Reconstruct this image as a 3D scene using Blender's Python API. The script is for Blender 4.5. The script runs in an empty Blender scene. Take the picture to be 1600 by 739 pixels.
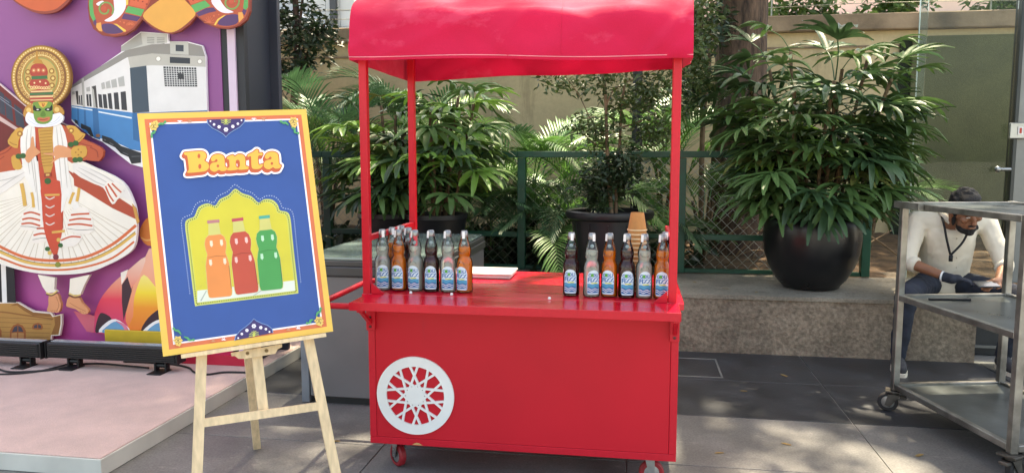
import bpy, math, random
import numpy as np
from mathutils import Vector, Matrix, noise
from mathutils.geometry import tessellate_polygon

scene = bpy.context.scene
rnd = random.Random(7)
R = math.radians

# ------------------------------------------------------------------ camera, sky, sun, exposure
YAW, PITCH, CAMZ, FPX = R(9.3), math.atan2(127.5, 1200), 1.4, 1200.0
cam_data = bpy.data.cameras.new('camera')
cam_data.sensor_width = 36.0
cam_data.lens = 27.0
cam_data.clip_end = 500
cam = bpy.data.objects.new('camera', cam_data)
cam.location = (0, 0, CAMZ)
cam.rotation_euler = (R(90) - PITCH, 0, YAW)
scene.collection.objects.link(cam)
scene.camera = cam

SUN_EL, SUN_AZ = R(66), R(12)          # azimuth clockwise from +Y (sun stands behind the cart)
world = bpy.data.worlds.new('World')
scene.world = world
world.use_nodes = True
nt = world.node_tree
sky = nt.nodes.new('ShaderNodeTexSky')
sky.sky_type = 'NISHITA'
sky.sun_disc = False
sky.sun_elevation = SUN_EL
sky.sun_rotation = SUN_AZ
sky.dust_density = 3.0
sky.ozone_density = 0.6
nt.links.new(sky.outputs[0], nt.nodes['Background'].inputs[0])
nt.nodes['Background'].inputs[1].default_value = 0.15

sun_data = bpy.data.lights.new('sun', 'SUN')
sun_data.energy = 4.2
sun_data.angle = R(0.9)
sun_data.color = (1.0, 0.95, 0.87)
sun = bpy.data.objects.new('sun', sun_data)
sd = Vector((math.sin(SUN_AZ) * math.cos(SUN_EL), math.cos(SUN_AZ) * math.cos(SUN_EL), math.sin(SUN_EL)))
sun.rotation_euler = sd.to_track_quat('Z', 'Y').to_euler()
sun.location = (0, 0, 12)
scene.collection.objects.link(sun)

scene.view_settings.view_transform = 'Standard'
scene.view_settings.look = 'None'
scene.view_settings.gamma = 1
scene.view_settings.use_curve_mapping = False
scene.view_settings.exposure = 2.1
scene.view_settings.use_white_balance = True      # phone white balance set for open shade
scene.view_settings.white_balance_temperature = 8300
scene.view_settings.white_balance_tint = 8
scene.cycles.transparent_max_bounces = 24
scene.cycles.max_bounces = 10

# ------------------------------------------------------------------ helpers
_c, _s = math.cos(YAW), math.sin(YAW)
_R = Vector((_c, _s, 0)); _Fh = Vector((-_s, _c, 0))
_F = _Fh * math.cos(PITCH) - Vector((0, 0, math.sin(PITCH)))
_U = _Fh * math.sin(PITCH) + Vector((0, 0, math.cos(PITCH)))
def sight(u, v):
    return _R * ((u - 800) / FPX) + _F + _U * ((369.5 - v) / FPX)
def at_y(u, v, y):
    d = sight(u, v); return Vector((0, 0, CAMZ)) + d * (y / d.y)

def lin(c):
    c = c / 255.0
    return c / 12.92 if c <= 0.04045 else ((c + 0.055) / 1.055) ** 2.4
def rgb(r, g, b): return (lin(r), lin(g), lin(b), 1)

MATS = {}
def mat(name, col, rough=0.6, metal=0.0, var=0.12, vscale=6.0, bump=0.0, bscale=40.0, spec=0.5, translucent=0.0, coat=0.0, col2=None, stretch=None, detail=4.0, sheen=0.0, grain=0.0, gscale=150.0, wear=None):
    """procedural Principled: noise drives colour, roughness and relief"""
    if name in MATS: return MATS[name]
    m = bpy.data.materials.new(name); m.use_nodes = True; MATS[name] = m
    n = m.node_tree; b = n.nodes['Principled BSDF']
    tc = n.nodes.new('ShaderNodeTexCoord')
    src = tc.outputs['Object']
    if stretch:
        mp = n.nodes.new('ShaderNodeMapping'); mp.inputs['Scale'].default_value = stretch
        n.links.new(src, mp.inputs[0]); src = mp.outputs[0]
    nz = n.nodes.new('ShaderNodeTexNoise'); nz.inputs['Scale'].default_value = vscale; nz.inputs['Detail'].default_value = detail
    n.links.new(src, nz.inputs['Vector'])
    rp = n.nodes.new('ShaderNodeValToRGB')
    c1 = col2 if col2 else tuple(max(0, x * (1 - var * 1.6)) for x in col[:3]) + (1,)
    rp.color_ramp.elements[0].position = 0.3; rp.color_ramp.elements[0].color = c1
    rp.color_ramp.elements[1].position = 0.68; rp.color_ramp.elements[1].color = tuple(min(1, x * (1 + (var if not col2 else 0))) for x in col[:3]) + (1,)
    n.links.new(nz.outputs['Fac'], rp.inputs['Fac'])
    cout = rp.outputs['Color']
    if grain > 0:      # fine speckle
        ng = n.nodes.new('ShaderNodeTexNoise'); ng.inputs['Scale'].default_value = gscale; ng.inputs['Detail'].default_value = 3; n.links.new(src, ng.inputs['Vector'])
        mg = n.nodes.new('ShaderNodeMapRange'); mg.inputs['From Min'].default_value = 0.3; mg.inputs['From Max'].default_value = 0.7; mg.inputs['To Min'].default_value = 1 - grain; mg.inputs['To Max'].default_value = 1 + grain
        n.links.new(ng.outputs['Fac'], mg.inputs['Value']); mxg = n.nodes.new('ShaderNodeVectorMath'); mxg.operation = 'SCALE'
        n.links.new(cout, mxg.inputs[0]); n.links.new(mg.outputs[0], mxg.inputs['Scale']); cout = mxg.outputs[0]
    if wear:           # stains or scuffs of another colour: (colour, scale, threshold, stretch)
        wm = n.nodes.new('ShaderNodeMapping'); wm.inputs['Scale'].default_value = wear[3]; n.links.new(tc.outputs['Object'], wm.inputs[0])
        nw = n.nodes.new('ShaderNodeTexNoise'); nw.inputs['Scale'].default_value = wear[1]; nw.inputs['Detail'].default_value = 9; nw.inputs['Roughness'].default_value = 0.7; n.links.new(wm.outputs[0], nw.inputs['Vector'])
        mw = n.nodes.new('ShaderNodeMapRange'); mw.inputs['From Min'].default_value = wear[2]; mw.inputs['From Max'].default_value = wear[2] + 0.08; n.links.new(nw.outputs['Fac'], mw.inputs['Value'])
        mm = n.nodes.new('ShaderNodeMath'); mm.operation = 'MULTIPLY'; mm.inputs[1].default_value = wear[4]; n.links.new(mw.outputs[0], mm.inputs[0])
        mix = n.nodes.new('ShaderNodeMix'); mix.data_type = 'RGBA'; n.links.new(mm.outputs[0], mix.inputs[0]); n.links.new(cout, mix.inputs[6]); mix.inputs[7].default_value = wear[0]; cout = mix.outputs[2]
    n.links.new(cout, b.inputs['Base Color'])
    mr = n.nodes.new('ShaderNodeMapRange')
    mr.inputs['To Min'].default_value = max(0.02, rough - 0.1); mr.inputs['To Max'].default_value = min(1, rough + 0.1)
    n.links.new(nz.outputs['Fac'], mr.inputs['Value']); n.links.new(mr.outputs[0], b.inputs['Roughness'])
    b.inputs['Metallic'].default_value = metal
    b.inputs['Specular IOR Level'].default_value = spec
    b.inputs['Coat Weight'].default_value = coat
    b.inputs['Coat Roughness'].default_value = 0.12
    b.inputs['Sheen Weight'].default_value = sheen
    if bump > 0:
        n2 = n.nodes.new('ShaderNodeTexNoise'); n2.inputs['Scale'].default_value = bscale; n2.inputs['Detail'].default_value = 5
        n.links.new(src, n2.inputs['Vector'])
        bp = n.nodes.new('ShaderNodeBump'); bp.inputs['Strength'].default_value = bump; bp.inputs['Distance'].default_value = 0.01
        n.links.new(n2.outputs['Fac'], bp.inputs['Height']); n.links.new(bp.outputs[0], b.inputs['Normal'])
    if translucent > 0:
        tr = n.nodes.new('ShaderNodeBsdfTranslucent'); mx = n.nodes.new('ShaderNodeMixShader'); mx.inputs[0].default_value = translucent
        n.links.new(rp.outputs['Color'], tr.inputs[0])
        n.links.new(b.outputs[0], mx.inputs[1]); n.links.new(tr.outputs[0], mx.inputs[2])
        n.links.new(mx.outputs[0], n.nodes['Material Output'].inputs[0])
    return m

def thin_glass(name, tint, refl=1.0, rough=0.02):
    if name in MATS: return MATS[name]
    m = bpy.data.materials.new(name); m.use_nodes = True; MATS[name] = m
    n = m.node_tree; n.nodes.remove(n.nodes['Principled BSDF'])
    t = n.nodes.new('ShaderNodeBsdfTransparent'); t.inputs[0].default_value = tint
    g = n.nodes.new('ShaderNodeBsdfGlossy'); g.inputs['Roughness'].default_value = rough
    nz = n.nodes.new('ShaderNodeTexNoise'); nz.inputs['Scale'].default_value = 3
    fr = n.nodes.new('ShaderNodeFresnel'); fr.inputs[0].default_value = 1.5
    mu = n.nodes.new('ShaderNodeMath'); mu.operation = 'MULTIPLY'; mu.inputs[1].default_value = refl
    n.links.new(fr.outputs[0], mu.inputs[0])
    mx = n.nodes.new('ShaderNodeMixShader')
    n.links.new(mu.outputs[0], mx.inputs[0]); n.links.new(t.outputs[0], mx.inputs[1]); n.links.new(g.outputs[0], mx.inputs[2])
    n.links.new(mx.outputs[0], n.nodes['Material Output'].inputs[0])
    return m

def printed(name, r, g, b, rough=0.55):
    """flat print ink with a little unevenness"""
    g0 = (r + g + b) / 3; r, g, b = [0.87 * c + 0.13 * g0 for c in (r, g, b)]
    return mat('print_' + name, rgb(r, g, b), rough, var=0.035, vscale=9, spec=0.35)

COL = scene.collection
def tag(o, label=None, cat=None, group=None, kind=None):
    if label: o['label'] = label
    if cat: o['category'] = cat
    if group: o['group'] = group
    if kind: o['kind'] = kind
    return o
def thing(name, loc, label, cat, group=None, rz=0.0):
    o = bpy.data.objects.new(name, None); o.empty_display_size = 0.1
    o.location = loc; o.rotation_euler = (0, 0, rz); COL.objects.link(o)
    return tag(o, label, cat, group)
def inst(name, me, parent=None, loc=(0, 0, 0), rot=(0, 0, 0), sc=None):
    o = bpy.data.objects.new(name, me); o.location = loc; o.rotation_euler = rot
    if sc: o.scale = sc
    if parent: o.parent = parent
    COL.objects.link(o); return o

class MB:
    """collects simple solids into one mesh"""
    def __init__(s): s.v = []; s.f = []; s.m = []
    def add(s, vs, fs, mi=0):
        k = len(s.v); s.v += [tuple(p) for p in vs]; s.f += [tuple(i + k for i in f) for f in fs]; s.m += [mi] * len(fs); return s
    def box(s, x0, x1, y0, y1, z0, z1, mi=0, bev=0.0):
        if bev > 0:
            b = bev; vs = []; 
            # chamfered box: 24 corner points
            X = (x0, x1); Y = (y0, y1); Z = (z0, z1); idx = {}
            for i in (0, 1):
                for j in (0, 1):
                    for k in (0, 1):
                        dx = b if i == 0 else -b; dy = b if j == 0 else -b; dz = b if k == 0 else -b
                        for a, p in enumerate(((X[i], Y[j] + dy, Z[k] + dz), (X[i] + dx, Y[j], Z[k] + dz), (X[i] + dx, Y[j] + dy, Z[k]))):
                            idx[i, j, k, a] = len(vs); vs.append(p)
            q = idx; fs = []
            for i in (0, 1):
                fs.append((q[i,0,0,0], q[i,1,0,0], q[i,1,1,0], q[i,0,1,0]) if i else (q[i,0,0,0], q[i,0,1,0], q[i,1,1,0], q[i,1,0,0]))
            for j in (0, 1):
                fs.append((q[0,j,0,1], q[0,j,1,1], q[1,j,1,1], q[1,j,0,1]) if j else (q[0,j,0,1], q[1,j,0,1], q[1,j,1,1], q[0,j,1,1]))
            for k in (0, 1):
                fs.append((q[0,0,k,2], q[1,0,k,2], q[1,1,k,2], q[0,1,k,2]) if k else (q[0,0,k,2], q[0,1,k,2], q[1,1,k,2], q[1,0,k,2]))
            for j in (0, 1):
                for k in (0, 1): fs.append((q[0,j,k,1], q[1,j,k,1], q[1,j,k,2], q[0,j,k,2]))
            for i in (0, 1):
                for k in (0, 1): fs.append((q[i,0,k,0], q[i,1,k,0], q[i,1,k,2], q[i,0,k,2]))
            for i in (0, 1):
                for j in (0, 1): fs.append((q[i,j,0,0], q[i,j,1,0], q[i,j,1,1], q[i,j,0,1]))
            for i in (0, 1):
                for j in (0, 1):
                    for k in (0, 1): fs.append((q[i,j,k,0], q[i,j,k,1], q[i,j,k,2]))
            return s.add(vs, fs, mi)
        vs = [(x, y, z) for z in (z0, z1) for y in (y0, y1) for x in (x0, x1)]
        return s.add(vs, [(0,2,3,1), (4,5,7,6), (0,1,5,4), (2,6,7,3), (0,4,6,2), (1,3,7,5)], mi)
    def bar(s, a, b, w, h, mi=0, up=(0, 0, 1)):
        """rectangular bar from a to b"""
        a = Vector(a); b = Vector(b); d = (b - a).normalized(); up = Vector(up)
        x = d.cross(up)
        if x.length < 1e-4: x = d.cross(Vector((0, 1, 0)))
        x.normalize(); y = x.cross(d)
        vs = []
        for p in (a, b):
            for sx, sy in ((-1,-1), (1,-1), (1,1), (-1,1)): vs.append(p + x * (sx * w / 2) + y * (sy * h / 2))
        return s.add(vs, [(0,1,2,3), (7,6,5,4), (0,4,5,1), (1,5,6,2), (2,6,7,3), (3,7,4,0)], mi)
    def tube(s, pts, rad, n=8, mi=0, caps=True, flat=1.0):
        pts = [Vector(p) for p in pts]; m = len(pts)
        if not isinstance(rad, (list, tuple)): rad = [rad] * m
        vs = []; fs = []
        t0 = (pts[1] - pts[0]).normalized()
        ref = Vector((0, 0, 1)) if abs(t0.z) < 0.9 else Vector((0, 1, 0))
        x = t0.cross(ref).normalized()
        for i, p in enumerate(pts):
            t = (pts[min(i + 1, m - 1)] - pts[max(i - 1, 0)])
            if t.length < 1e-9: t = t0
            t.normalize(); x = (x - t * x.dot(t))
            if x.length < 1e-5: x = t.orthogonal()
            x.normalize(); y = t.cross(x)
            for k in range(n):
                a = 2 * math.pi * k / n
                vs.append(p + (x * math.cos(a) + y * math.sin(a) * flat) * rad[i])
        for i in range(m - 1):
            for k in range(n):
                k2 = (k + 1) % n; fs.append((i*n + k, i*n + k2, (i+1)*n + k2, (i+1)*n + k))
        if caps:
            fs.append(tuple(range(n - 1, -1, -1))); fs.append(tuple(range((m-1)*n, m*n)))
        return s.add(vs, fs, mi)
    def lathe(s, prof, n=24, c=(0, 0, 0), mi=0, axis='z', caps=False):
        """prof = [(r, z)...]"""
        vs = []; fs = []; m = len(prof)
        for r, z in prof:
            for k in range(n):
                a = 2 * math.pi * k / n; ca, sa = math.cos(a) * r, math.sin(a) * r
                if axis == 'z': p = (c[0] + ca, c[1] + sa, c[2] + z)
                elif axis == 'y': p = (c[0] + ca, c[1] + z, c[2] - sa)
                else: p = (c[0] + z, c[1] + ca, c[2] + sa)
                vs.append(p)
        for i in range(m - 1):
            for k in range(n):
                k2 = (k + 1) % n; fs.append((i*n + k, i*n + k2, (i+1)*n + k2, (i+1)*n + k))
        if caps:
            fs.append(tuple(range(n - 1, -1, -1))); fs.append(tuple(range((m-1)*n, m*n)))
        return s.add(vs, fs, mi)
    def ball(s, c, r, n=10, mi=0):
        r = r if isinstance(r, (tuple, list)) else (r, r, r)
        vs = []; fs = []; m = max(4, n // 2 + 1)
        for i in range(m + 1):
            ph = math.pi * i / m
            for k in range(n):
                a = 2 * math.pi * k / n
                vs.append((c[0] + r[0] * math.sin(ph) * math.cos(a), c[1] + r[1] * math.sin(ph) * math.sin(a), c[2] - r[2] * math.cos(ph)))
        for i in range(m):
            for k in range(n):
                k2 = (k + 1) % n; fs.append((i*n + k, i*n + k2, (i+1)*n + k2, (i+1)*n + k))
        return s.add(vs, fs, mi)
    def mesh(s, name, mats, smooth=False):
        me = bpy.data.meshes.new(name); me.from_pydata(s.v, [], s.f)
        mats = mats if isinstance(mats, (list, tuple)) else [mats]
        for m in mats: me.materials.append(m)
        if len(mats) > 1: me.polygons.foreach_set('material_index', s.m)
        if smooth:
            me.polygons.foreach_set('use_smooth', [True] * len(me.polygons))
            if smooth != 'all':
                try: me.set_sharp_from_angle(angle=R(38))
                except Exception: pass
        me.update(); return me
    def build(s, name, mats, parent=None, smooth=False, world=True):
        """vertices in world space (parents here are unrotated unless world=False)"""
        me = s.mesh(name, mats, smooth)
        o = inst(name, me, parent)
        if parent is not None and world:
            off = Vector((0, 0, 0)); q = parent
            while q is not None: off += q.location; q = q.parent
            me.transform(Matrix.Translation(-off))
        return o

def smooth_closed(pts, k=4):
    n = len(pts); out = []
    for i in range(n):
        p0, p1, p2, p3 = pts[i-1], pts[i], pts[(i+1) % n], pts[(i+2) % n]
        for j in range(k):
            t = j / k
            out.append(tuple(0.5 * ((2*p1[a]) + (-p0[a]+p2[a])*t + (2*p0[a]-5*p1[a]+4*p2[a]-p3[a])*t*t + (-p0[a]+3*p1[a]-3*p2[a]+p3[a])*t**3) for a in (0, 1)))
    return out
def spline(pts, k=6):
    pts = [Vector(p) for p in pts]; n = len(pts); out = []
    for i in range(n - 1):
        p0, p1, p2, p3 = pts[max(i-1, 0)], pts[i], pts[i+1], pts[min(i+2, n-1)]
        for j in range(k):
            t = j / k
            out.append(0.5 * ((2*p1) + (p2-p0)*t + (2*p0-5*p1+4*p2-p3)*t*t + (3*p1-p0-3*p2+p3)*t**3))
    out.append(pts[-1]); return out

class Plane:
    """a flat printed surface: photo-crop pixels -> plane coordinates -> thin raised print"""
    def __init__(s, origin, ex, ez, out):
        s.o = Vector(origin); s.ex = Vector(ex); s.ez = Vector(ez); s.n = Vector(out)
    def uv(s, u, v):
        d = sight(u, v); c = Vector((0, 0, CAMZ))
        t = (s.o - c).dot(s.n) / d.dot(s.n); p = c + d * t - s.o
        return (p.dot(s.ex), p.dot(s.ez))
    def p3(s, x, z, h): return s.o + s.ex * x + s.ez * z + s.n * h
    def prism(s, mb, pts, h0, h1, mi=0):
        """pts: plane coordinates"""
        n = len(pts)
        area = sum(pts[i][0] * pts[(i+1) % n][1] - pts[(i+1) % n][0] * pts[i][1] for i in range(n))
        if area < 0: pts = pts[::-1]
        tri = tessellate_polygon([[Vector((p[0], p[1], 0)) for p in pts]])
        vs = [s.p3(p[0], p[1], h1) for p in pts] + [s.p3(p[0], p[1], h0) for p in pts]
        fs = [tuple(t) for t in tri] + [(i, i + n, (i + 1) % n + n, (i + 1) % n) for i in range(n)]
        mb.add(vs, fs, mi)

class Art:
    """draws print shapes on a Plane from coordinates in an enlarged crop (x0, y0, scale)"""
    def __init__(s, plane, parent, base=0.0, step=0.00012):
        s.pl = plane; s.parent = parent; s.base = base; s.step = step; s.lv = 0; s.z(0, 0, 1)
    def z(s, x0, y0, k): s.x0, s.y0, s.k = x0, y0, k; return s
    def px(s, p): return s.pl.uv(s.x0 + p[0] / s.k, s.y0 + p[1] / s.k)
    def shape(s, name, colour, polys, smooth=0, parent=None, lift=1, thick=None):
        """polys: one polygon or a list of polygons that share one colour -> one mesh part"""
        if not isinstance(polys[0][0], (tuple, list)): polys = [polys]
        s.lv += lift; k = 0; first = None; many = len(polys) > 16
        c = colour if not isinstance(colour, tuple) else printed('%d_%d_%d' % colour, *colour)
        mb = MB()
        for pts in polys:
            if smooth: pts = smooth_closed(pts, smooth)
            h1 = s.base + s.lv * s.step + k * 0.000003; k += 1
            s.pl.prism(mb, [s.px(p) for p in pts], (s.base - 0.001) if thick is None else h1 - thick, h1)
            if not many:
                o = mb.build(name, c, parent or s.parent); first = first or o; mb = MB()
        if many: first = tag(mb.build(name, c, parent or s.parent), kind='stuff')
        return first
def ell(cx, cy, rx, ry, n=20, a0=0.0, rot=0.0):
    out = []
    for i in range(n):
        a = a0 + 2 * math.pi * i / n; x, y = rx * math.cos(a), ry * math.sin(a)
        out.append((cx + x * math.cos(rot) - y * math.sin(rot), cy + x * math.sin(rot) + y * math.cos(rot)))
    return out
def stroke(pts, w, k=5):
    """polyline (smoothed) -> ribbon polygon"""
    P = [Vector((p[0], p[1])) for p in pts]
    if len(P) > 2: P = [Vector((q[0], q[1])) for q in spline([(p[0], p[1], 0) for p in pts], k)]
    L = []; Rr = []
    for i, p in enumerate(P):
        t = (P[min(i+1, len(P)-1)] - P[max(i-1, 0)]).normalized(); nrm = Vector((-t.y, t.x))
        ww = w(i / (len(P) - 1)) if callable(w) else w
        L.append(tuple(p + nrm * ww / 2)); Rr.append(tuple(p - nrm * ww / 2))
    return L + Rr[::-1]
def flower(cx, cy, r, n=7, depth=0.35):
    return [(cx + r * (1 - depth * (i % 2)) * math.cos(math.pi * i / n), cy + r * (1 - depth * (i % 2)) * math.sin(math.pi * i / n)) for i in range(2 * n)]
# ------------------------------------------------------------------ the setting
m_ground = mat('granite_base', rgb(150, 148, 142), 0.6, var=0.2, vscale=2.0, bump=0.2, bscale=60)
m_tile_g = mat('grey_granite_tile', rgb(112, 111, 108), 0.5, var=0.2, vscale=2.6, bump=0.15, bscale=90, detail=9, grain=0.22, gscale=120, wear=(rgb(160, 156, 148), 5.0, 0.60, (1, 2.2, 1), 0.5))
m_tile_d = mat('dark_granite_tile', rgb(56, 58, 61), 0.4, var=0.3, vscale=3.5, bump=0.12, bscale=80, detail=9, grain=0.2, gscale=130, wear=(rgb(120, 120, 118), 6.0, 0.61, (1, 3, 1), 0.55))
m_ledge = mat('rough_render', rgb(138, 123, 104), 0.92, var=0.2, vscale=3, bump=1.0, bscale=48, detail=9, grain=0.35, gscale=42, wear=(rgb(168, 152, 128), 14.0, 0.60, (1, 1, 0.6), 0.5))
m_ledgetop = mat('weathered_concrete', rgb(150, 141, 124), 0.88, var=0.22, vscale=3, bump=0.6, bscale=60, detail=9, grain=0.2, gscale=70, wear=(rgb(104, 94, 78), 4.0, 0.56, (1, 1, 1), 0.5))
m_wall = mat('wall_plaster', rgb(188, 168, 130), 0.85, var=0.10, vscale=1.4, bump=0.3, bscale=18, detail=8, grain=0.06, gscale=30, wear=(rgb(140, 122, 92), 1.6, 0.58, (2.5, 1, 0.35), 0.45))
m_cope = mat('wall_coping', rgb(138, 118, 96), 0.9, var=0.35, vscale=2.5, bump=0.6, bscale=25, detail=8)
m_soil = mat('soil', rgb(92, 70, 48), 0.95, var=0.4, vscale=8, bump=1.0, bscale=30)
m_green = mat('green_enamel', rgb(18, 82, 60), 0.45, var=0.15, vscale=9, bump=0.08, bscale=60)
m_wire = mat('galvanised_wire', rgb(150, 152, 140), 0.45, metal=0.6, var=0.2, vscale=30)

mb = MB(); mb.add([(-150, -150, 0), (150, -150, 0), (150, 200, 0), (-150, 200, 0)], [(0, 1, 2, 3)])
ground = tag(mb.build('pavement', m_ground), kind='structure')
def tile_mesh(w, d, m):
    g = 0.003; b = MB(); b.box(g, w - g, g, d - g, 0.001, 0.006, bev=0.0015); return b.mesh('tile', m)
tw, td = 1.16, 0.69
mt_d = tile_mesh(tw, td, m_tile_d); mt_g = tile_mesh(tw, td, m_tile_g)
for i in range(-5, 6):
    for j in range(0, 2): inst('tile', mt_d, ground, (1.13 + i * tw, 4.12 + j * td, 0))
    for j in range(1, 7): inst('tile', mt_g, ground, (1.13 + i * tw + (0.0 if j % 2 else 0.0), 4.12 - j * td, 0))
# access cover in the dark band
mb = MB()
for (x0, x1, y0, y1) in ((0.02, 0.55, 4.86, 4.872), (0.538, 0.55, 4.872, 5.30), (0.02, 0.032, 4.872, 5.30), (0.02, 0.55, 5.30, 5.312)):
    mb.box(x0, x1, y0, y1, 0.004, 0.0085)
ac = tag(mb.build('access_cover', mat('cover_trim', rgb(140, 140, 135), 0.5, metal=0.4)), 'square floor access cover outlined by thin pale metal trim', 'floor cover')

# low rendered planter wall that carries fence and pots
LX0, LX1, LY, LZ = -6.0, 2.264, 5.5, 0.42
ledge = thing('ledge_wall', ((LX0 + LX1) / 2, LY + 0.5, 0), 'low rough brown rendered wall with a weathered concrete top', 'low wall')
mb = MB(); nx, nz = 260, 18; vs = []; fs = []
for j in range(nz + 1):
    for i in range(nx + 1):
        x = LX0 + (LX1 - LX0) * i / nx; z = 0.395 * j / nz
        dsp = 0.010 * noise.noise((x * 9, 0, z * 9)) + 0.005 * noise.noise((x * 26, 3, z * 26))
        vs.append((x, LY + 0.012 + dsp, z))
for j in range(nz):
    for i in range(nx):
        a = j * (nx + 1) + i; fs.append((a, a + 1, a + nx + 2, a + nx + 1))
mb.add(vs, fs); mb.box(LX0, LX1, LY + 0.03, 7.0, 0.0, 0.394)
mb.build('wall_face', m_ledge, ledge, smooth=True)
mb = MB(); nx, ny = 160, 10; vs = []; fs = []
for j in range(ny + 1):
    for i in range(nx + 1):
        x = LX0 + (LX1 + 0.004 - LX0) * i / nx; y = LY - 0.004 + 1.0 * j / ny + (0.006 * noise.noise((x * 7, 0, 0)) if j == 0 else 0)
        vs.append((x, y, LZ + 0.004 * noise.noise((x * 5, y * 5, 0))))
for j in range(ny):
    for i in range(nx):
        a = j * (nx + 1) + i; fs.append((a, a + 1, a + nx + 2, a + nx + 1))
k = len(vs)
for i in range(nx + 1): vs.append((vs[i][0], vs[i][1] + 0.006, 0.392))
for i in range(nx): fs.append((k + i, k + i + 1, i + 1, i))
mb.add(vs, fs); mb.build('top_slab', m_ledgetop, ledge, smooth=True)

mb = MB(); nx, ny = 60, 24; vs = []; fs = []
for j in range(ny + 1):
    for i in range(nx + 1):
        x = -6 + 12.0 * i / nx; y = 6.48 + 3.2 * j / ny
        vs.append((x, y, 0.38 + 0.05 * noise.noise((x * 2, y * 2, 0)) + 0.10 * (j / ny)))
for j in range(ny):
    for i in range(nx):
        a = j * (nx + 1) + i; fs.append((a, a + 1, a + nx + 2, a + nx + 1))
mb.add(vs, fs); tag(mb.build('planting_bed', m_soil, smooth='all'), kind='structure')

# dark recess right of the ledge
mb = MB(); mb.box(2.28, 6.0, 5.75, 6.42, 0.0, 0.41, bev=0.006); mb.box(2.30, 2.62, 5.735, 5.76, 0.06, 0.33)
tag(mb.build('black_plinth', mat('black_stone', rgb(40, 42, 44), 0.35, var=0.3, vscale=6)), 'black stone plinth at the end of the rough low wall', 'plinth')
mb = MB()
for (x0, x1, z0, z1) in ((2.32, 2.60, 0.300, 0.318), (2.32, 2.60, 0.060, 0.078), (2.32, 2.336, 0.078, 0.300), (2.584, 2.60, 0.078, 0.300)):
    mb.box(x0, x1, 5.715, 5.734, z0, z1)
tag(mb.build('vent_frame', mat('dull_alu', rgb(120, 120, 116), 0.5, metal=0.5)), 'pale metal frame on the black stone plinth', 'frame')

# compound wall
WY = 9.5
wall = thing('compound_wall', (0, WY + 0.15, 0), 'tall beige plastered compound wall with darker overhanging coping', 'wall')
mb = MB(); mb.box(-9, 12, WY, WY + 0.25, 0, 2.80); mb.build('wall_panel', m_wall, wall)
mb = MB(); nx = 120
for i in range(nx):
    pass
mb.box(-9, 12, WY - 0.10, WY + 0.35, 2.801, 2.985, bev=0.012); mb.build('coping', m_cope, wall)
mb = MB(); mb.box(-9, 12, WY - 0.018, WY - 0.002, 2.62, 2.64); mb.build('drip_line', m_cope, wall)

# green mat panel fixed to the wall, behind the glass
gp = mat('green_turf_mat', rgb(88, 88, 60), 0.95, var=0.10, vscale=4, bump=0.5, bscale=160, detail=8, grain=0.12, gscale=60)
mb = MB(); mb.box(3.02, 9.0, WY - 0.09, WY - 0.02, 0.3, 2.72)
tag(mb.build('turf_panel', gp), 'olive green matting panel covering the compound wall behind glass', 'panel')
mb = MB(); mb.box(2.90, 3.018, WY - 0.06, WY - 0.02, 0.3, 2.72)
tag(mb.build('shadow_strip', mat('shadow_dark', rgb(34, 42, 24), 0.95, var=0.4, vscale=40, bump=1.0, bscale=120)), 'narrow very dark strip standing in for shadow beside the olive matting panel', 'panel')  # solid dark strip stands in for the shadow along the panel's left side

# ---- fence: green posts and rails, chain link between
FY, FZ0, FZ1 = 6.5, 0.424, 1.43
fence = thing('green_fence', (0, FY, LZ), 'green steel fence with chain link panels on the low wall', 'fence')
posts = [-5.55, -4.15, -2.73, -0.98, 0.357, 1.81]
def fbuild(mb, name, m): return mb.build(name, m, fence)
for x in posts:
    mb = MB(); w = 0.034; mb.box(x - w, x + w, FY - 0.03, FY + 0.03, FZ0, FZ1 - 0.055, bev=0.004); fbuild(mb, 'post', m_green)
for a, b in zip(posts[:-1], posts[1:]):
    mb = MB(); mb.box(a - 0.034, b + 0.0339 if b == posts[-1] else b - 0.0341, FY - 0.032, FY + 0.032, FZ1 - 0.053, FZ1, bev=0.004); fbuild(mb, 'top_rail', m_green)
    mb = MB(); mb.box(a + 0.035, b - 0.035, FY - 0.022, FY + 0.022, 0.70, 0.745, bev=0.003); fbuild(mb, 'middle_rail', m_green)
    mb = MB(); mb.box(a + 0.035, b - 0.035, FY - 0.022, FY + 0.022, FZ0 + 0.002, FZ0 + 0.035, bev=0.003); fbuild(mb, 'bottom_rail', m_green)
    # chain link
    mb = MB(); x0, x1, z0, z1 = a + 0.035, b - 0.035, FZ0 + 0.03, FZ1 - 0.05; p = 0.088; sl = 1.0
    for sgn in (1, -1):
        cmin = z0 - (x1 if sgn > 0 else -x0) ; cmax = z1 - (x0 if sgn > 0 else -x1)
        c = cmin
        while c < cmax:
            pts = []
            # z = sgn*x + c clipped
            xa, xb = (z0 - c) * sgn, (z1 - c) * sgn
            if xa > xb: xa, xb = xb, xa
            xa = max(xa, x0); xb = min(xb, x1)
            if xb - xa > 0.01:
                yo = FY + 0.028 + 0.0022 * sgn
                mb.tube([(xa, yo, sgn * xa + c), (xb, yo, sgn * xb + c)], 0.0021, n=3, caps=False)
            c += p
    fbuild(mb, 'chain_link', m_wire)

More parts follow.
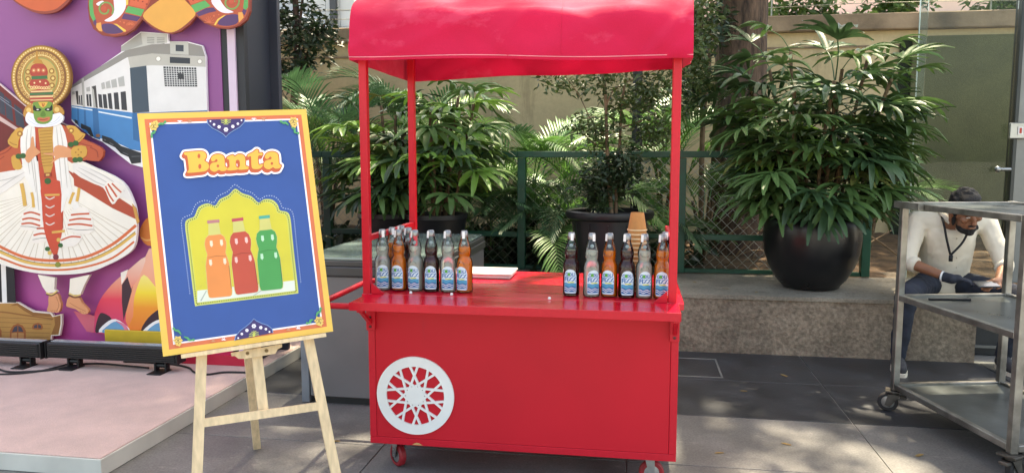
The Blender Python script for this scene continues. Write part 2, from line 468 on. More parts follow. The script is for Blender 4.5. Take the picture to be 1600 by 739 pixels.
# ---- building seen over the wall
bl = thing('grey_building', (-10.0, 22, 0), 'grey tiled building standing behind the compound wall', 'building')
m_facade = mat('facade_panel', rgb(172, 178, 182), 0.4, var=0.08, vscale=2)
mb = MB(); mb.box(-15.0, -8.30, 22.1, 28, 0, 12.0); mb.build('wall', mat('facade_joint', rgb(205, 208, 208), 0.6), bl)
pm = MB(); pm.box(0.012, 0.448, -0.03, 0.0, 0.012, 0.448); pm = pm.mesh('panel', m_facade)
for i in range(8):
    for j in range(8):
        inst('panel', pm, bl, (-11.9 + 0.45 * i - bl.location.x, 22.095 - bl.location.y, 2.9 + 0.45 * j))
mb = MB(); mb.tube([(-11.4, 21.75, 5.75), (-10.0, 21.75, 5.45), (-9.2, 21.75, 5.1), (-8.35, 21.75, 4.75)], 0.13, n=12); mb.build('duct_pipe', mat('white_duct', rgb(225, 228, 228), 0.4), bl, smooth=True)
mb = MB(); mb.box(-9.0, -8.82, 21.9, 22.06, 2.5, 9); mb.build('downpipe', mat('dark_strip', rgb(50, 54, 60), 0.5), bl)
b2 = thing('pink_building', (8.0, 20, 0), 'pale pink building rising behind the wall coping', 'building')
mb = MB(); mb.box(1.0, 14.5, 20, 26, 0, 7.5); mb.build('wall', mat('pink_plaster', rgb(226, 196, 188), 0.8, var=0.08, vscale=1), b2)
mb = MB()
mb.box(0.9, 14.6, 19.7, 19.99, 4.45, 4.62); mb.build('ledge_band', mat('white_plaster', rgb(235, 225, 218), 0.8, var=0.06), b2)
mb = MB(); mb.box(0.9, 14.6, 19.8, 19.99, 3.2, 3.32); mb.build('ledge_band', MATS['white_plaster'], b2)
# thin wires along the coping
for z, y, wl in ((3.12, 9.52, 'lower'), (3.24, 9.55, 'upper')):
    mb = MB(); mb.tube([(-8 + i * 0.8, y, z - 0.03 * math.sin(i * 0.7) ** 2) for i in range(25)], 0.004, n=4)
    tag(mb.build('perimeter_wire', m_wire), '%s of two thin wires strung above the wall coping' % wl, 'wire', 'wires above the coping')
for i in range(9):
    mb = MB(); x = -7.9 + i * 2.35; mb.tube([(x, 9.535, 2.985), (x, 9.535, 3.3)], 0.009, n=6)
    tag(mb.build('wire_stake', m_wire), 'short metal stake holding wires on the wall coping', 'stake', 'stakes above the coping')

# ---- stage platform
m_carpet = mat('pink_carpet', rgb(200, 170, 160), 0.98, var=0.07, vscale=6, bump=0.5, bscale=260, detail=9, sheen=0.2, grain=0.10, gscale=190)
m_stage = mat('stage_edge_white', rgb(205, 203, 193), 0.5, var=0.07, vscale=5)
SX = -2.28
stage = thing('stage_platform', (-4.6, 3.9, 0), 'low stage platform with pink carpet and white edge trim', 'stage')
mb = MB(); mb.box(-8.0, SX, 2.88, 5.15, 0.007, 0.086, bev=0.002); mb.build('edge_frame', m_stage, stage)
mb = MB(); mb.box(-7.99, SX - 0.006, 2.886, 5.14, 0.0862, 0.091, bev=0.002); mb.build('carpet', m_carpet, stage)

# ---- grey counter cabinet behind the cart
cab = thing('grey_counter', (-1.5, 4.6, 0), 'grey metal counter cabinet with black rim and glossy top', 'cabinet')
m_cabg = mat('cabinet_grey', rgb(112, 110, 111), 0.42, var=0.08, vscale=3)
mb = MB(); mb.box(-1.80, -1.08, 3.97, 5.35, 0.05, 0.735, bev=0.006); mb.build('body', m_cabg, cab)
mb = MB(); mb.box(-1.86, -1.812, 3.985, 5.33, 0.007, 0.735, bev=0.004); mb.build('side_panel', mat('cabinet_side', rgb(124, 130, 136), 0.45), cab)
mb = MB(); mb.box(-1.78, -1.10, 4.0, 5.32, 0.007, 0.048); mb.build('base', mat('cabinet_base', rgb(30, 30, 31), 0.6), cab)
mb = MB(); mb.box(-1.87, -1.07, 3.955, 5.36, 0.737, 0.79, bev=0.006); mb.box(-1.862, -1.078, 3.962, 5.352, 0.791, 0.822, bev=0.004)
mb.build('rim', mat('cabinet_rim', rgb(58, 58, 60), 0.4), cab)
mb = MB(); mb.box(-1.85, -1.09, 3.975, 5.34, 0.8225, 0.838, bev=0.004); mb.build('top_panel', mat('counter_top', rgb(112, 130, 126), 0.16, var=0.18, vscale=5, coat=0.4), cab)

# ---- glass screen by the man
gl = thing('glass_screen', (2.7, 6.4, 0), 'clear frameless glass screen with steel patch fitting', 'glass screen')
gx0, gx1, gy = 2.115, 2.80, 6.46
mb = MB(); mb.box(gx0, gx1, gy - 0.006, gy + 0.006, 0.43, 2.95); mb.build('pane', thin_glass('clear_pane', (0.88, 0.91, 0.89, 1), 0.3), gl)
mb = MB(); mb.box(gx0 + 0.004, gx0 + 0.066, gy + 0.03, gy + 0.042, 0.43, 2.95)
mb.build('glass_fin', thin_glass('fin_glass', (0.84, 0.87, 0.84, 1), 0.9, 0.15), gl)
mb = MB(); mb.box(gx0 - 0.006, gx0 - 0.0005, gy - 0.007, gy + 0.007, 0.43, 2.95); mb.build('edge_strip', mat('glass_edge', rgb(168, 186, 178), 0.2, coat=0.5), gl)
mb = MB(); mb.box(gx1 + 0.004, gx1 + 0.032, gy - 0.05, gy + 0.05, 0.415, 3.0, bev=0.004); mb.build('frame_post', mat('dark_alu', rgb(62, 66, 66), 0.35, metal=0.6), gl)
mb = MB(); mb.box(gx1 + 0.036, gx1 + 0.16, gy - 0.03, gy + 0.03, 0.415, 3.0, bev=0.004); mb.build('frame_post', mat('grey_alu', rgb(124, 126, 124), 0.4, metal=0.5), gl)
mb = MB(); mb.box(gx1 - 0.035, gx1 + 0.10, gy - 0.075, gy - 0.051, 1.52, 1.64, bev=0.006); mb.build('patch_fitting', mat('brushed_steel', rgb(170, 172, 170), 0.3, metal=0.9), gl)
mb = MB(); mb.box(gx1 + 0.02, gx1 + 0.055, gy - 0.082, gy - 0.076, 1.55, 1.61); mb.build('fitting_sticker', mat('sticker_white', rgb(225, 220, 215), 0.5), gl)
mb = MB(); mb.box(gx1 + 0.03, gx1 + 0.045, gy - 0.0835, gy - 0.0825, 1.56, 1.60); mb.build('fitting_mark', mat('sticker_red', rgb(190, 60, 40), 0.5), gl)
mb = MB(); mb.tube([(gx1 - 0.09, gy - 0.05, 1.29), (gx1 + 0.0, gy - 0.05, 1.29)], 0.014, n=10); mb.ball((gx1 - 0.09, gy - 0.05, 1.29), 0.024); mb.build('lock_knob', MATS['brushed_steel'], gl, smooth=True)
# ------------------------------------------------------------------ the red drink cart
m_red = mat('cart_red', rgb(198, 20, 42), 0.4, var=0.06, vscale=3.0, bump=0.05, bscale=40, spec=0.35, grain=0.04, gscale=60, wear=(rgb(150, 40, 46), 22.0, 0.66, (1, 1, 0.3), 0.35))
m_redp = mat('cart_red_panel', rgb(198, 24, 42), 0.5, var=0.07, vscale=1.6, bump=0.06, bscale=14, detail=7, spec=0.28, wear=(rgb(168, 40, 50), 9.0, 0.63, (1, 1, 0.25), 0.3))
m_redtop = mat('cart_red_top', rgb(208, 18, 46), 0.19, var=0.10, vscale=3.5, bump=0.10, bscale=9, detail=6, stretch=(1, 3, 1), wear=(rgb(214, 120, 130), 7.0, 0.62, (0.8, 3, 1), 0.35))
m_cloth = mat('canopy_cloth', rgb(206, 24, 70), 0.8, var=0.07, vscale=2.5, bump=0.55, bscale=7, grain=0.05, gscale=300, wear=(rgb(222, 80, 112), 3.0, 0.56, (1, 1, 1.6), 0.35), translucent=0.10, spec=0.25, sheen=0.15)
m_chrome = mat('zinc_plate', rgb(170, 172, 172), 0.3, metal=0.9, var=0.15, vscale=20)
m_white = mat('white_acrylic', rgb(226, 228, 226), 0.4, var=0.03, vscale=8)
CX0, CX1, CY0, CY1 = -1.135, 0.173, 3.10, 3.80
cart = thing('drink_cart', ((CX0 + CX1) / 2, 3.45, 0), 'red wheeled drink cart with cloth canopy and white wheel emblem', 'cart')
mb = MB(); t = 0.030
mb.box(CX0, CX1, CY0, CY0 + t, 0.15, 0.15 + t, bev=0.002); mb.box(CX0, CX1, CY0, CY0 + t, 0.742, 0.772, bev=0.002)
mb.box(CX0, CX0 + t, CY0, CY0 + t, 0.1805, 0.7415, bev=0.002); mb.box(CX1 - t, CX1, CY0, CY0 + t, 0.1805, 0.7415, bev=0.002)
mb.box(CX0, CX1, CY0 + t + 0.0005, CY1, 0.15, 0.772, bev=0.003)
mb.build('body', m_red, cart)
mb = MB(); mb.box(CX0 + t + 0.001, CX1 - t - 0.001, CY0 + 0.0025, CY0 + 0.029, 0.181, 0.741, bev=0.001); mb.build('front_panel', m_redp, cart)
# chipped paint on the bottom edge
mb = MB(); pl = Plane((0, CY0, 0), (1, 0, 0), (0, 0, 1), (0, -1, 0))
pl.prism(mb, [(-0.945, 0.1535), (-0.937, 0.160), (-0.926, 0.164), (-0.916, 0.163), (-0.905, 0.157), (-0.898, 0.1535)], -0.001, 0.0006); mb.build('paint_chip', mat('bare_ply', rgb(196, 150, 96), 0.8), cart)
mb = MB(); mb.box(-1.172, 0.192, 3.1295, 3.865, 0.7735, 0.8035, bev=0.003); mb.build('table_top', m_redtop, cart)
mb = MB(); mb.box(-1.152, 0.170, 2.935, 3.1275, 0.7735, 0.8030, bev=0.003); mb.build('front_flap', m_redtop, cart)
mb = MB(); mb.box(-1.153, 0.171, 2.930, 2.9345, 0.770, 0.8035, bev=0.001); mb.build('flap_edge', m_red, cart)
for x in (-1.150, 0.146):
    for y in (3.148, 3.845):
        x = 0.172 if (x > 0 and y > 3.5) else x
        mb = MB(); w = 0.0165; mb.box(x - w, x + w, y - w, y + w, 0.80, 1.890, bev=0.002); mb.build('post', m_red, cart)
for x in (-1.150, 0.146):
    mb = MB(); mb.box(x - 0.011, x + 0.011, 3.166, 3.827, 1.03, 1.054, bev=0.002); mb.build('side_rail', m_red, cart)
mb = MB()
for x in (-1.150, 0.146): mb.box(x - 0.014, x + 0.014, 3.166, 3.827, 1.891, 1.915)
for y in (3.148, 3.845): mb.box(-1.132, 0.128, y - 0.014, y + 0.014, 1.891, 1.915)
for x in (-1.150, 0.146):
    mb.bar((x, 3.16, 1.905), (x, 3.30, 2.06), 0.02, 0.02); mb.bar((x, 3.30, 2.06), (x, 3.5, 2.12), 0.02, 0.02)
    mb.bar((x, 3.83, 1.905), (x, 3.69, 2.06), 0.02, 0.02); mb.bar((x, 3.69, 2.06), (x, 3.5, 2.12), 0.02, 0.02)
mb.build('canopy_frame', m_red, cart)
# push handle
mb = MB(); mb.tube(spline([(-1.14, 3.12, 0.748), (-1.30, 3.12, 0.748), (-1.36, 3.13, 0.748), (-1.375, 3.17, 0.748), (-1.375, 3.45, 0.748), (-1.375, 3.73, 0.748), (-1.36, 3.78, 0.748), (-1.30, 3.79, 0.748), (-1.14, 3.79, 0.748)], 4), 0.0135, n=10)
mb.build('push_handle', m_red, cart, smooth=True)
# folding brackets that carry the front flap
for x in (CX0 + 0.018, CX1 - 0.018):
    mb = MB(); mb.box(x - 0.019, x + 0.019, CY0 - 0.020, CY0 - 0.0005, 0.655, 0.7415, bev=0.002)
    mb.bar((x, CY0 - 0.022, 0.69), (x, 2.975, 0.758), 0.016, 0.014); mb.box(x - 0.013, x + 0.013, 2.955, CY0 - 0.0205, 0.757, 0.7730, bev=0.001)
    br = mb.build('bracket', m_red, cart)
    for z in (0.672, 0.712): mb = MB(); mb.lathe([(0.006, 0), (0.006, -0.004), (0.0, -0.005)], 8, (x, CY0 - 0.020, z), axis='y'); mb.build('bolt', mat('dark_bolt', rgb(80, 20, 24), 0.4), br)
# small bits by the right post foot
mb = MB(); mb.add([(0.07, 3.13, 0.804), (0.125, 3.13, 0.804), (0.125, 3.145, 0.804), (0.07, 3.145, 0.804), (0.125, 3.13, 0.85), (0.125, 3.145, 0.85)], [(0,1,4), (3,5,2), (0,4,5,3), (1,2,5,4), (0,3,2,1)]); mb.build('post_gusset', m_red, cart)
mb = MB(); mb.add([(-1.128, 3.13, 0.804), (-1.073, 3.13, 0.804), (-1.073, 3.145, 0.804), (-1.128, 3.145, 0.804), (-1.128, 3.13, 0.85), (-1.128, 3.145, 0.85)], [(0,1,4), (3,5,2), (0,4,5,3), (1,2,5,4), (0,3,2,1)]); mb.build('post_gusset', m_red, cart)
# white wheel emblem
em_c = Vector((-0.928, 0, 0.373)); RO, RI = 0.171, 0.128
pe = Plane((em_c.x, CY0 + 0.006, em_c.z), (1, 0, 0), (0, 0, 1), (0, -1, 0)); mb = MB(); n = 64
vs = []; fs = []
for h in (0.012, -0.001):
    for r_ in (RO, RI):
        for k in range(n): a = 2 * math.pi * k / n; vs.append(pe.p3(r_ * math.cos(a), r_ * math.sin(a), h))
for k in range(n):
    k2 = (k + 1) % n
    fs += [(k, n + k, n + k2, k2), (2*n + k, k, k2, 2*n + k2), (n + k, 3*n + k, 3*n + k2, n + k2)]
mb.add(vs, [tuple(reversed(f)) for f in fs])
emb = mb.build('wheel_emblem', m_white, cart)
mb = MB(); pe.prism(mb, ell(0, 0, 0.0385, 0.0385, 32), -0.001, 0.0125); mb.build('emblem_hub', m_white, emb)
NS = 10; dH = 0.0345; aR = math.acos(dH / 0.1295)
for k in range(NS):
    for sg in (-1, 1):      # spokes leave the hub as tangents and cross in pairs near the rim
        mb = MB(); rim = R(92 + 36 * k) + sg * R(7.5); th = rim - sg * aR
        p = (dH * math.cos(th), dH * math.sin(th)); q = (0.1295 * math.cos(rim), 0.1295 * math.sin(rim))
        pe.prism(mb, stroke([p, q], 0.0098), -0.001, 0.0110 + 0.0003 * sg + 0.00001 * k); mb.build('emblem_spoke', m_white, emb)
# casters
m_tyre = mat('caster_red', rgb(150, 26, 36), 0.5, var=0.2, vscale=20); 
for x, y, rz in ((-1.03, 3.20, 2.4), (0.055, 3.20, 0.1), (-1.03, 3.68, 0.2), (0.075, 3.68, 0.9)):
    cs = MB(); M = Matrix.Translation((x, y, 0)) @ Matrix.Rotation(rz, 4, 'Z')
    def tr(b): b.v = [tuple(M @ Vector(p)) for p in b.v]; return b
    b = MB(); b.box(-0.04, 0.04, -0.035, 0.035, 0.140, 0.1495, bev=0.001)
    for sg in (-1, 1): b.add([(-0.012, sg*0.021, 0.14), (0.032, sg*0.021, 0.14), (0.034, sg*0.021, 0.052), (0.012, sg*0.021, 0.05), (-0.012, sg*0.024, 0.14), (0.032, sg*0.024, 0.14), (0.034, sg*0.024, 0.052), (0.012, sg*0.024, 0.05)], [(0,1,2,3), (7,6,5,4), (0,4,5,1), (1,5,6,2), (2,6,7,3), (3,7,4,0)])
    fk = tr(b).build('caster', m_chrome, cart)
    b = MB(); b.lathe([(0.033, -0.0155), (0.046, -0.0155), (0.0525, -0.009), (0.0525, 0.009), (0.046, 0.0155), (0.033, 0.0155)], 28, (0.022, 0, 0.0595), axis='y'); tr(b).build('wheel', m_tyre, fk, smooth=True)
    b = MB(); b.lathe([(0.006, -0.017), (0.0325, -0.013), (0.0325, 0.013), (0.006, 0.017)], 24, (0.022, 0, 0.0595), axis='y', caps=True); tr(b).build('hub', m_chrome, fk, smooth=True)
# canopy: a cloth vault with hanging valance on four sides
prof = [(3.072, 1.765), (3.068, 1.80), (3.070, 1.86), (3.074, 1.915), (3.088, 1.952), (3.13, 1.995), (3.22, 2.045), (3.33, 2.092), (3.42, 2.115), (3.50, 2.122), (3.58, 2.115), (3.67, 2.092), (3.78, 2.045), (3.87, 1.995), (3.912, 1.952), (3.924, 1.915), (3.928, 1.86), (3.930, 1.80), (3.928, 1.775)]
x0, x1, nx = -1.182, 0.200, 90
prof = [tuple(p)[:2] for p in spline([(a, b, 0) for a, b in prof], 3)]
prof = [(p[0], p[1]) for p in prof]
def wr(x, y, z, t):
    d = 0.013 * noise.noise((x * 2.2, y * 1.5, z * 5)) + 0.010 * noise.noise((x * 5 + z * 6, 4, z * 6)) + 0.004 * noise.noise((x * 13 + z * 12, 7, z * 10))
    d += 0.009 * max(0, 1 - 2.2 * abs(noise.noise((x * 2.6 - z * 5, 2, z * 1.5)))) ** 3 - 0.006 * max(0, 1 - 2.5 * abs(noise.noise((x * 3.1 + z * 4, 9, z * 2)))) ** 3
    d += 0.010 * math.exp(-((x - 0.02) - (z - 1.77) * 0.9) ** 2 / 0.0016) * (1 if z > 1.79 else 0.3)
    d -= 0.008 * math.exp(-((x + 0.02) - (z - 1.77) * 0.9) ** 2 / 0.0012)
    return d
vs = []; fs = []; m = len(prof)
for i in range(nx + 1):
    x = x0 + (x1 - x0) * i / nx
    for j, (y, z) in enumerate(prof):
        t = prof[min(j+1, m-1)][0] - prof[max(j-1, 0)][0], prof[min(j+1, m-1)][1] - prof[max(j-1, 0)][1]
        L = math.hypot(*t); ny_, nz_ = -t[1] / L, t[0] / L
        d = wr(x, y, z, j); sag = 0.012 * math.sin(math.pi * i / nx) * (1 if 6 < j < m - 7 else 0)
        hem = 0.004 * math.sin(x * 7) if j == 0 or j == m - 1 else 0
        fx = i / nx; fy = (y - 3.07) / 0.86; tilt = (0.026 * (1 - fx)) * (1 - fy) + (0.006 + 0.034 * fx) * fy
        vs.append((x, y + ny_ * d, z + nz_ * d - sag * (z > 1.97) + hem + tilt))
for i in range(nx):
    for j in range(m - 1):
        a = i * m + j; fs.append((a, a + m, a + m + 1, a + 1))
mb = MB(); mb.add(vs, fs)
# gable ends with their own short valance
for e, x in ((0, x0), (nx, x1)):
    col = [vs[e * m + j] for j in range(m)]; half = m // 2
    rows = []
    for j in range(half + 1):
        a, b = Vector(col[j]), Vector(col[m - 1 - j]); row = []
        for q in range(21):
            p = a.lerp(b, q / 20); s = math.sin(math.pi * q / 20); bul = (0.012 * s * noise.noise((p.y * 6, p.z * 6, x)) + 0.010 * s * (1 if e else -1))
            row.append((p.x + bul, p.y, p.z))
        rows.append(row)
    fl = [p for r_ in rows for p in r_]; ff = []
    for j in range(half):
        for q in range(20):
            a = j * 21 + q; f_ = (a, a + 1, a + 22, a + 21); ff.append(f_ if e == 0 else f_[::-1])
    mb.add(fl, ff)
can = mb.build('canopy', m_cloth, cart, smooth='all')
mb = MB(); seam = [Vector(vs[i * m]) + Vector((0, -0.0045, 0.012)) for i in range(nx + 1)]
mb.tube(seam, 0.0016, n=4); mb.build('hem_stitching', mat('hem_thread', rgb(236, 150, 160), 0.8), can)
mb = MB(); i = 57; mb.tube([Vector(vs[i * m + j]) + Vector((0, -0.0005, 0.0004)) for j in range(1, m // 2)], 0.0012, n=4); mb.build('cloth_seam', m_cloth, can)

# ------------------------------------------------------------------ soda bottles (codd-neck) on the cart top
TZ = 0.8045
m_bglass = thin_glass('bottle_glass', (0.975, 0.99, 0.98, 1), 1.1, 0.03)
m_cap = mat('foil_cap', rgb(150, 150, 152), 0.32, metal=0.8, var=0.15, vscale=90)
m_tab = mat('pull_tab_white', rgb(235, 235, 232), 0.4, var=0.03)
def liquid(name, col, trans, rough=0.08):
    m = mat(name, col, rough, var=0.05, vscale=20)
    b = m.node_tree.nodes['Principled BSDF']; b.inputs['Transmission Weight'].default_value = trans; b.inputs['IOR'].default_value = 1.2
    return m
LIQ = {'orange': liquid('orange_soda', rgb(236, 130, 24), 0.30), 'clear': liquid('lemon_soda', rgb(226, 231, 226), 0.62), 'dark': liquid('dark_soda', rgb(66, 18, 24), 0.35)}
gprof = [(0.0, 0.0), (0.029, 0.0), (0.0345, 0.004), (0.0355, 0.015), (0.0355, 0.122), (0.0345, 0.134), (0.031, 0.146), (0.0262, 0.153), (0.0248, 0.158), (0.0262, 0.165), (0.0283, 0.178), (0.0283, 0.190), (0.0262, 0.203), (0.0225, 0.216), (0.0182, 0.228), (0.0152, 0.240), (0.0148, 0.250)]
lprof = [(0.0, 0.008)] + [(max(r_ - 0.0028, 0.004), z if z > 0.008 else 0.008) for r_, z in gprof[2:13]] + [(0.0, 0.2035)]
b = MB(); b.lathe(gprof, 28); 
# moulded pinch dimples / ridges on the shoulder
for k in range(2):
    a = R(-90 + 0); 
    b.tube([((0.0362 - 0.0035 * abs(t)) * math.cos(a + 0.55 * t), (0.0362 - 0.0035 * abs(t)) * math.sin(a + 0.55 * t), 0.140 - 0.018 * t * t - k * 0.005) for t in [-1, -0.6, -0.2, 0.2, 0.6, 1]], 0.0012, n=5)
    b.tube([((0.0288 - 0.001 * abs(t)) * math.cos(a + 0.8 * t), (0.0288) * math.sin(a + 0.8 * t), 0.172 + 0.012 * t * t + k * 0.004) for t in [-1, -0.6, -0.2, 0.2, 0.6, 1]], 0.0011, n=5)
me_glass = b.mesh('glass', m_bglass, True)
me_liq = {}
for k_, m_ in LIQ.items():
    b = MB(); b.lathe(lprof, 24); me_liq[k_] = b.mesh('liquid', m_, True)
b = MB(); b.lathe([(0.0156, 0.243), (0.0168, 0.246), (0.0164, 0.256), (0.0150, 0.264), (0.0125, 0.269), (0.0, 0.270)], 20); me_cap = b.mesh('cap', m_cap, True)
b = MB(); b.add([(-0.006, -0.0195, 0.236), (0.006, -0.0195, 0.236), (0.006, -0.0168, 0.266), (-0.006, -0.0168, 0.266), (-0.006, -0.0178, 0.236), (0.006, -0.0178, 0.236), (0.006, -0.0150, 0.266), (-0.006, -0.0150, 0.266)], [(0,1,2,3), (7,6,5,4), (0,4,5,1), (1,5,6,2), (2,6,7,3), (3,7,4,0)]); me_tab = b.mesh('pull_tab', m_tab)
b = MB(); b.ball((0, -0.006, 0.214), 0.0085, 12); me_marble = b.mesh('marble', mat('glass_marble', rgb(150, 165, 165), 0.1, var=0.05, coat=0.5), True)
# label: drawn flat (s = arc length, z) and wrapped round the body
LR = 0.0362
def wrap(x, z, h): a = x / LR - math.pi / 2; return ((LR + h) * math.cos(a), (LR + h) * math.sin(a), z)
def wrapped_poly(bm, pts, h):
    """fine horizontal strips so that the patch follows the cylinder"""
    xs = [p[0] for p in pts]; a, c = min(xs), max(xs); N = 12
    for i in range(N):
        xa, xb = a + (c - a) * i / N, a + (c - a) * (i + 1) / N
        def span(x):
            hit = []
            for q in range(len(pts)):
                p, r_ = pts[q], pts[(q + 1) % len(pts)]
                if (p[0] - x) * (r_[0] - x) <= 0 and p[0] != r_[0]: hit.append(p[1] + (r_[1] - p[1]) * (x - p[0]) / (r_[0] - p[0]))
            return (min(hit), max(hit)) if hit else None
        s1, s2 = span(xa + 1e-6), span(xb - 1e-6)
        if s1 and s2: bm.add([wrap(xa, s1[0], h), wrap(xb, s2[0], h), wrap(xb, s2[1], h), wrap(xa, s1[1], h)], [(0, 1, 2, 3)])
w_, zb, zt = 0.0280, 0.014, 0.116
arch = [(-w_, zb + 0.006), (-w_ + 0.004, zb), (w_ - 0.004, zb), (w_, zb + 0.006)] + [(w_ * math.cos(a), zt - 0.030 + 0.030 * math.sin(a)) for a in [math.pi * i / 14 for i in range(15)]]
b = MB(); wrapped_poly(b, arch, 0.0); me_label = b.mesh('label', mat('label_paper', rgb(198, 220, 230), 0.45, var=0.05, vscale=40), 'all')
def wave(z0, amp, z1): return [(-w_ + 0.0012, z1)] + [(-w_ + 0.0012 + (2 * w_ - 0.0024) * i / 16, z0 + amp * math.sin(i * 0.75)) for i in range(17)] + [(w_ - 0.0012, z1)]
b = MB(); wrapped_poly(b, wave(0.058, 0.0015, 0.0215), 0.0002); me_w1 = b.mesh('label_wave', mat('label_teal', rgb(58, 150, 186), 0.45, var=0.05), 'all')
b = MB(); wrapped_poly(b, wave(0.043, 0.003, 0.0205), 0.0004); me_w2 = b.mesh('label_wave', mat('label_blue', rgb(18, 92, 150), 0.45, var=0.05), 'all')
b = MB()
for dz in (0.0, -0.008):
    N = 16; pts = [(-w_ + 0.0012 + (2 * w_ - 0.0024) * i / N, 0.036 + dz + 0.0028 * math.sin(i * 0.75 + 0.4)) for i in range(N + 1)]
    for i in range(N): (xa, za), (xb, zb_) = pts[i], pts[i + 1]; b.add([wrap(xa, za - 0.0013, 0.0006), wrap(xb, zb_ - 0.0013, 0.0006), wrap(xb, zb_ + 0.0013, 0.0006), wrap(xa, za + 0.0013, 0.0006)], [(0, 1, 2, 3)])
me_w3 = b.mesh('label_wave', mat('label_white', rgb(238, 242, 244), 0.45, var=0.02), 'all')
def text_mesh(txt, size, cx, z, mat_, name, bold=0.0, h=0.0007, sx=1.0):
    c = bpy.data.curves.new('lettering', 'FONT'); c.body = txt; c.size = size; c.align_x = 'CENTER'; c.offset = bold; c.resolution_u = 3
    o = bpy.data.objects.new('lettering_tmp', c); COL.objects.link(o); bpy.context.view_layer.update()
    me = bpy.data.meshes.new_from_object(o.evaluated_get(bpy.context.evaluated_depsgraph_get()))
    COL.objects.unlink(o); bpy.data.objects.remove(o); bpy.data.curves.remove(c)
    for v in me.vertices: v.co = Vector(wrap(cx + v.co.x * sx, z + v.co.y, h))
    me.name = name; me.materials.clear(); me.materials.append(mat_); return me
m_ltb = mat('label_ink_blue', rgb(30, 104, 168), 0.5, var=0.03); m_ltg = mat('label_ink_green', rgb(70, 160, 60), 0.5, var=0.03); m_lty = mat('label_ink_lime', rgb(206, 214, 60), 0.5, var=0.03)
me_t1 = text_mesh('GOLI', 0.0205, 0, 0.0875, m_ltb, 'lettering', 0.0006, sx=0.95)
me_t2 = text_mesh('FIZZ', 0.0245, 0, 0.0665, m_ltb, 'lettering', 0.0008, sx=1.05)
b = MB(); wrapped_poly(b, ell(-0.0055, 0.0948, 0.0066, 0.0074, 14), 0.0009); me_o = b.mesh('label_marble', m_ltg, 'all')
b = MB(); wrapped_poly(b, [(-0.010, 0.0590), (0.016, 0.0590), (0.016, 0.0632), (-0.010, 0.0632)], 0.0006); me_strip = b.mesh('label_strip', m_lty, 'all')
G_B = 'soda bottles lined up on the cart'
def bottle(x, y, kind, label, rz=0.0):
    t = thing('soda_bottle', (x, y, TZ), label, 'bottle', G_B, rz)
    t.rotation_euler.z += rnd.uniform(-0.18, 0.18); inst('glass', me_glass, t); inst('liquid', me_liq[kind], t, sc=(1, 1, rnd.uniform(0.955, 1.0))); c = inst('cap', me_cap, t); inst('pull_tab', me_tab, c, rot=(0, 0, -0.75 if rnd.random() < .5 else 0.25)); inst('marble', me_marble, t)
    l = inst('label', me_label, t)
    for m_ in (me_w1, me_w2, me_w3): inst('label_wave', m_, l)
    inst('lettering', me_t1, l); inst('lettering', me_t2, l); inst('label_marble', me_o, l); inst('label_strip', me_strip, l)
BY = 3.235
bottle(-1.110, BY, 'clear', 'clear soda bottle tucked behind the post at the push-handle end', 0.35)
bottle(-1.036, BY, 'orange', 'orange soda bottle between two clear ones near the push-handle post', 0.15)
bottle(-0.961, BY, 'clear', 'clear soda bottle between an orange and a dark one, handle side', 0.1)
bottle(-0.888, BY, 'dark', 'dark soda bottle between two clear ones, push-handle half of cart', 0.15)
bottle(-0.813, BY, 'clear', 'clear soda bottle between a dark and an orange one, handle side', 0.2)
bottle(-0.739, BY, 'orange', 'orange soda bottle closing the handle-side row beside the empty middle', -0.15)
bottle(-1.098, BY + 0.10, 'orange', 'orange soda bottle in second rank behind the handle-side post bottle', 0.3)
bottle(-1.022, BY + 0.105, 'dark', 'dark soda bottle in second rank behind the handle-side orange one', 0.1)
bottle(-1.085, BY + 0.20, 'clear', 'clear soda bottle in third rank by the handle-side rail', 0.2)
bottle(-0.274, BY, 'dark', 'dark soda bottle standing apart at the cart middle, before the big planter', -0.15)
bottle(-0.187, BY - 0.01, 'clear', 'clear soda bottle next to the lone dark one, before the big planter', 0.25)
bottle(-0.113, BY, 'orange', 'orange soda bottle between a clear and a dark one near the cups', 0.0)
bottle(-0.040, BY - 0.01, 'dark', 'dark soda bottle directly in front of the paper cup stack', 0.05)
bottle(0.032, BY - 0.01, 'clear', 'clear soda bottle between the paper cup stack and the corner post', 0.1)
bottle(0.106, BY - 0.01, 'orange', 'orange soda bottle beside the corner post away from the handle', -0.15)
bottle(0.118, BY + 0.09, 'dark', 'dark soda bottle half hidden behind the orange one at the corner post', 0.1)

# paper cups, upside down, nested
m_cup = mat('kraft_paper', rgb(192, 132, 76), 0.8, var=0.08, vscale=30, bump=0.15, bscale=120)
b = MB(); b.lathe([(0.0, 0.0755), (0.026, 0.0755), (0.0268, 0.0785), (0.028, 0.0785), (0.030, 0.070), (0.0405, 0.006)], 28); b.lathe([(0.0405, 0.006), (0.0432, 0.0055), (0.0442, 0.003), (0.0432, 0.0), (0.0395, 0.0)], 28, mi=1); me_cup = b.mesh('paper_cup', [m_cup, mat('cup_rim', rgb(226, 196, 150), 0.7)], True)
CPX, CPY = 0.0, 3.40
for k in range(15):
    o = inst('paper_cup', me_cup, None, (CPX + rnd.uniform(-.0006, .0006), CPY + rnd.uniform(-.0006, .0006), TZ + 0.0190 * k))
    tag(o, 'upside-down brown paper cup topping the nested stack' if k == 14 else 'upside-down brown paper cup nested within the stack', 'cup', 'paper cups in the stack')
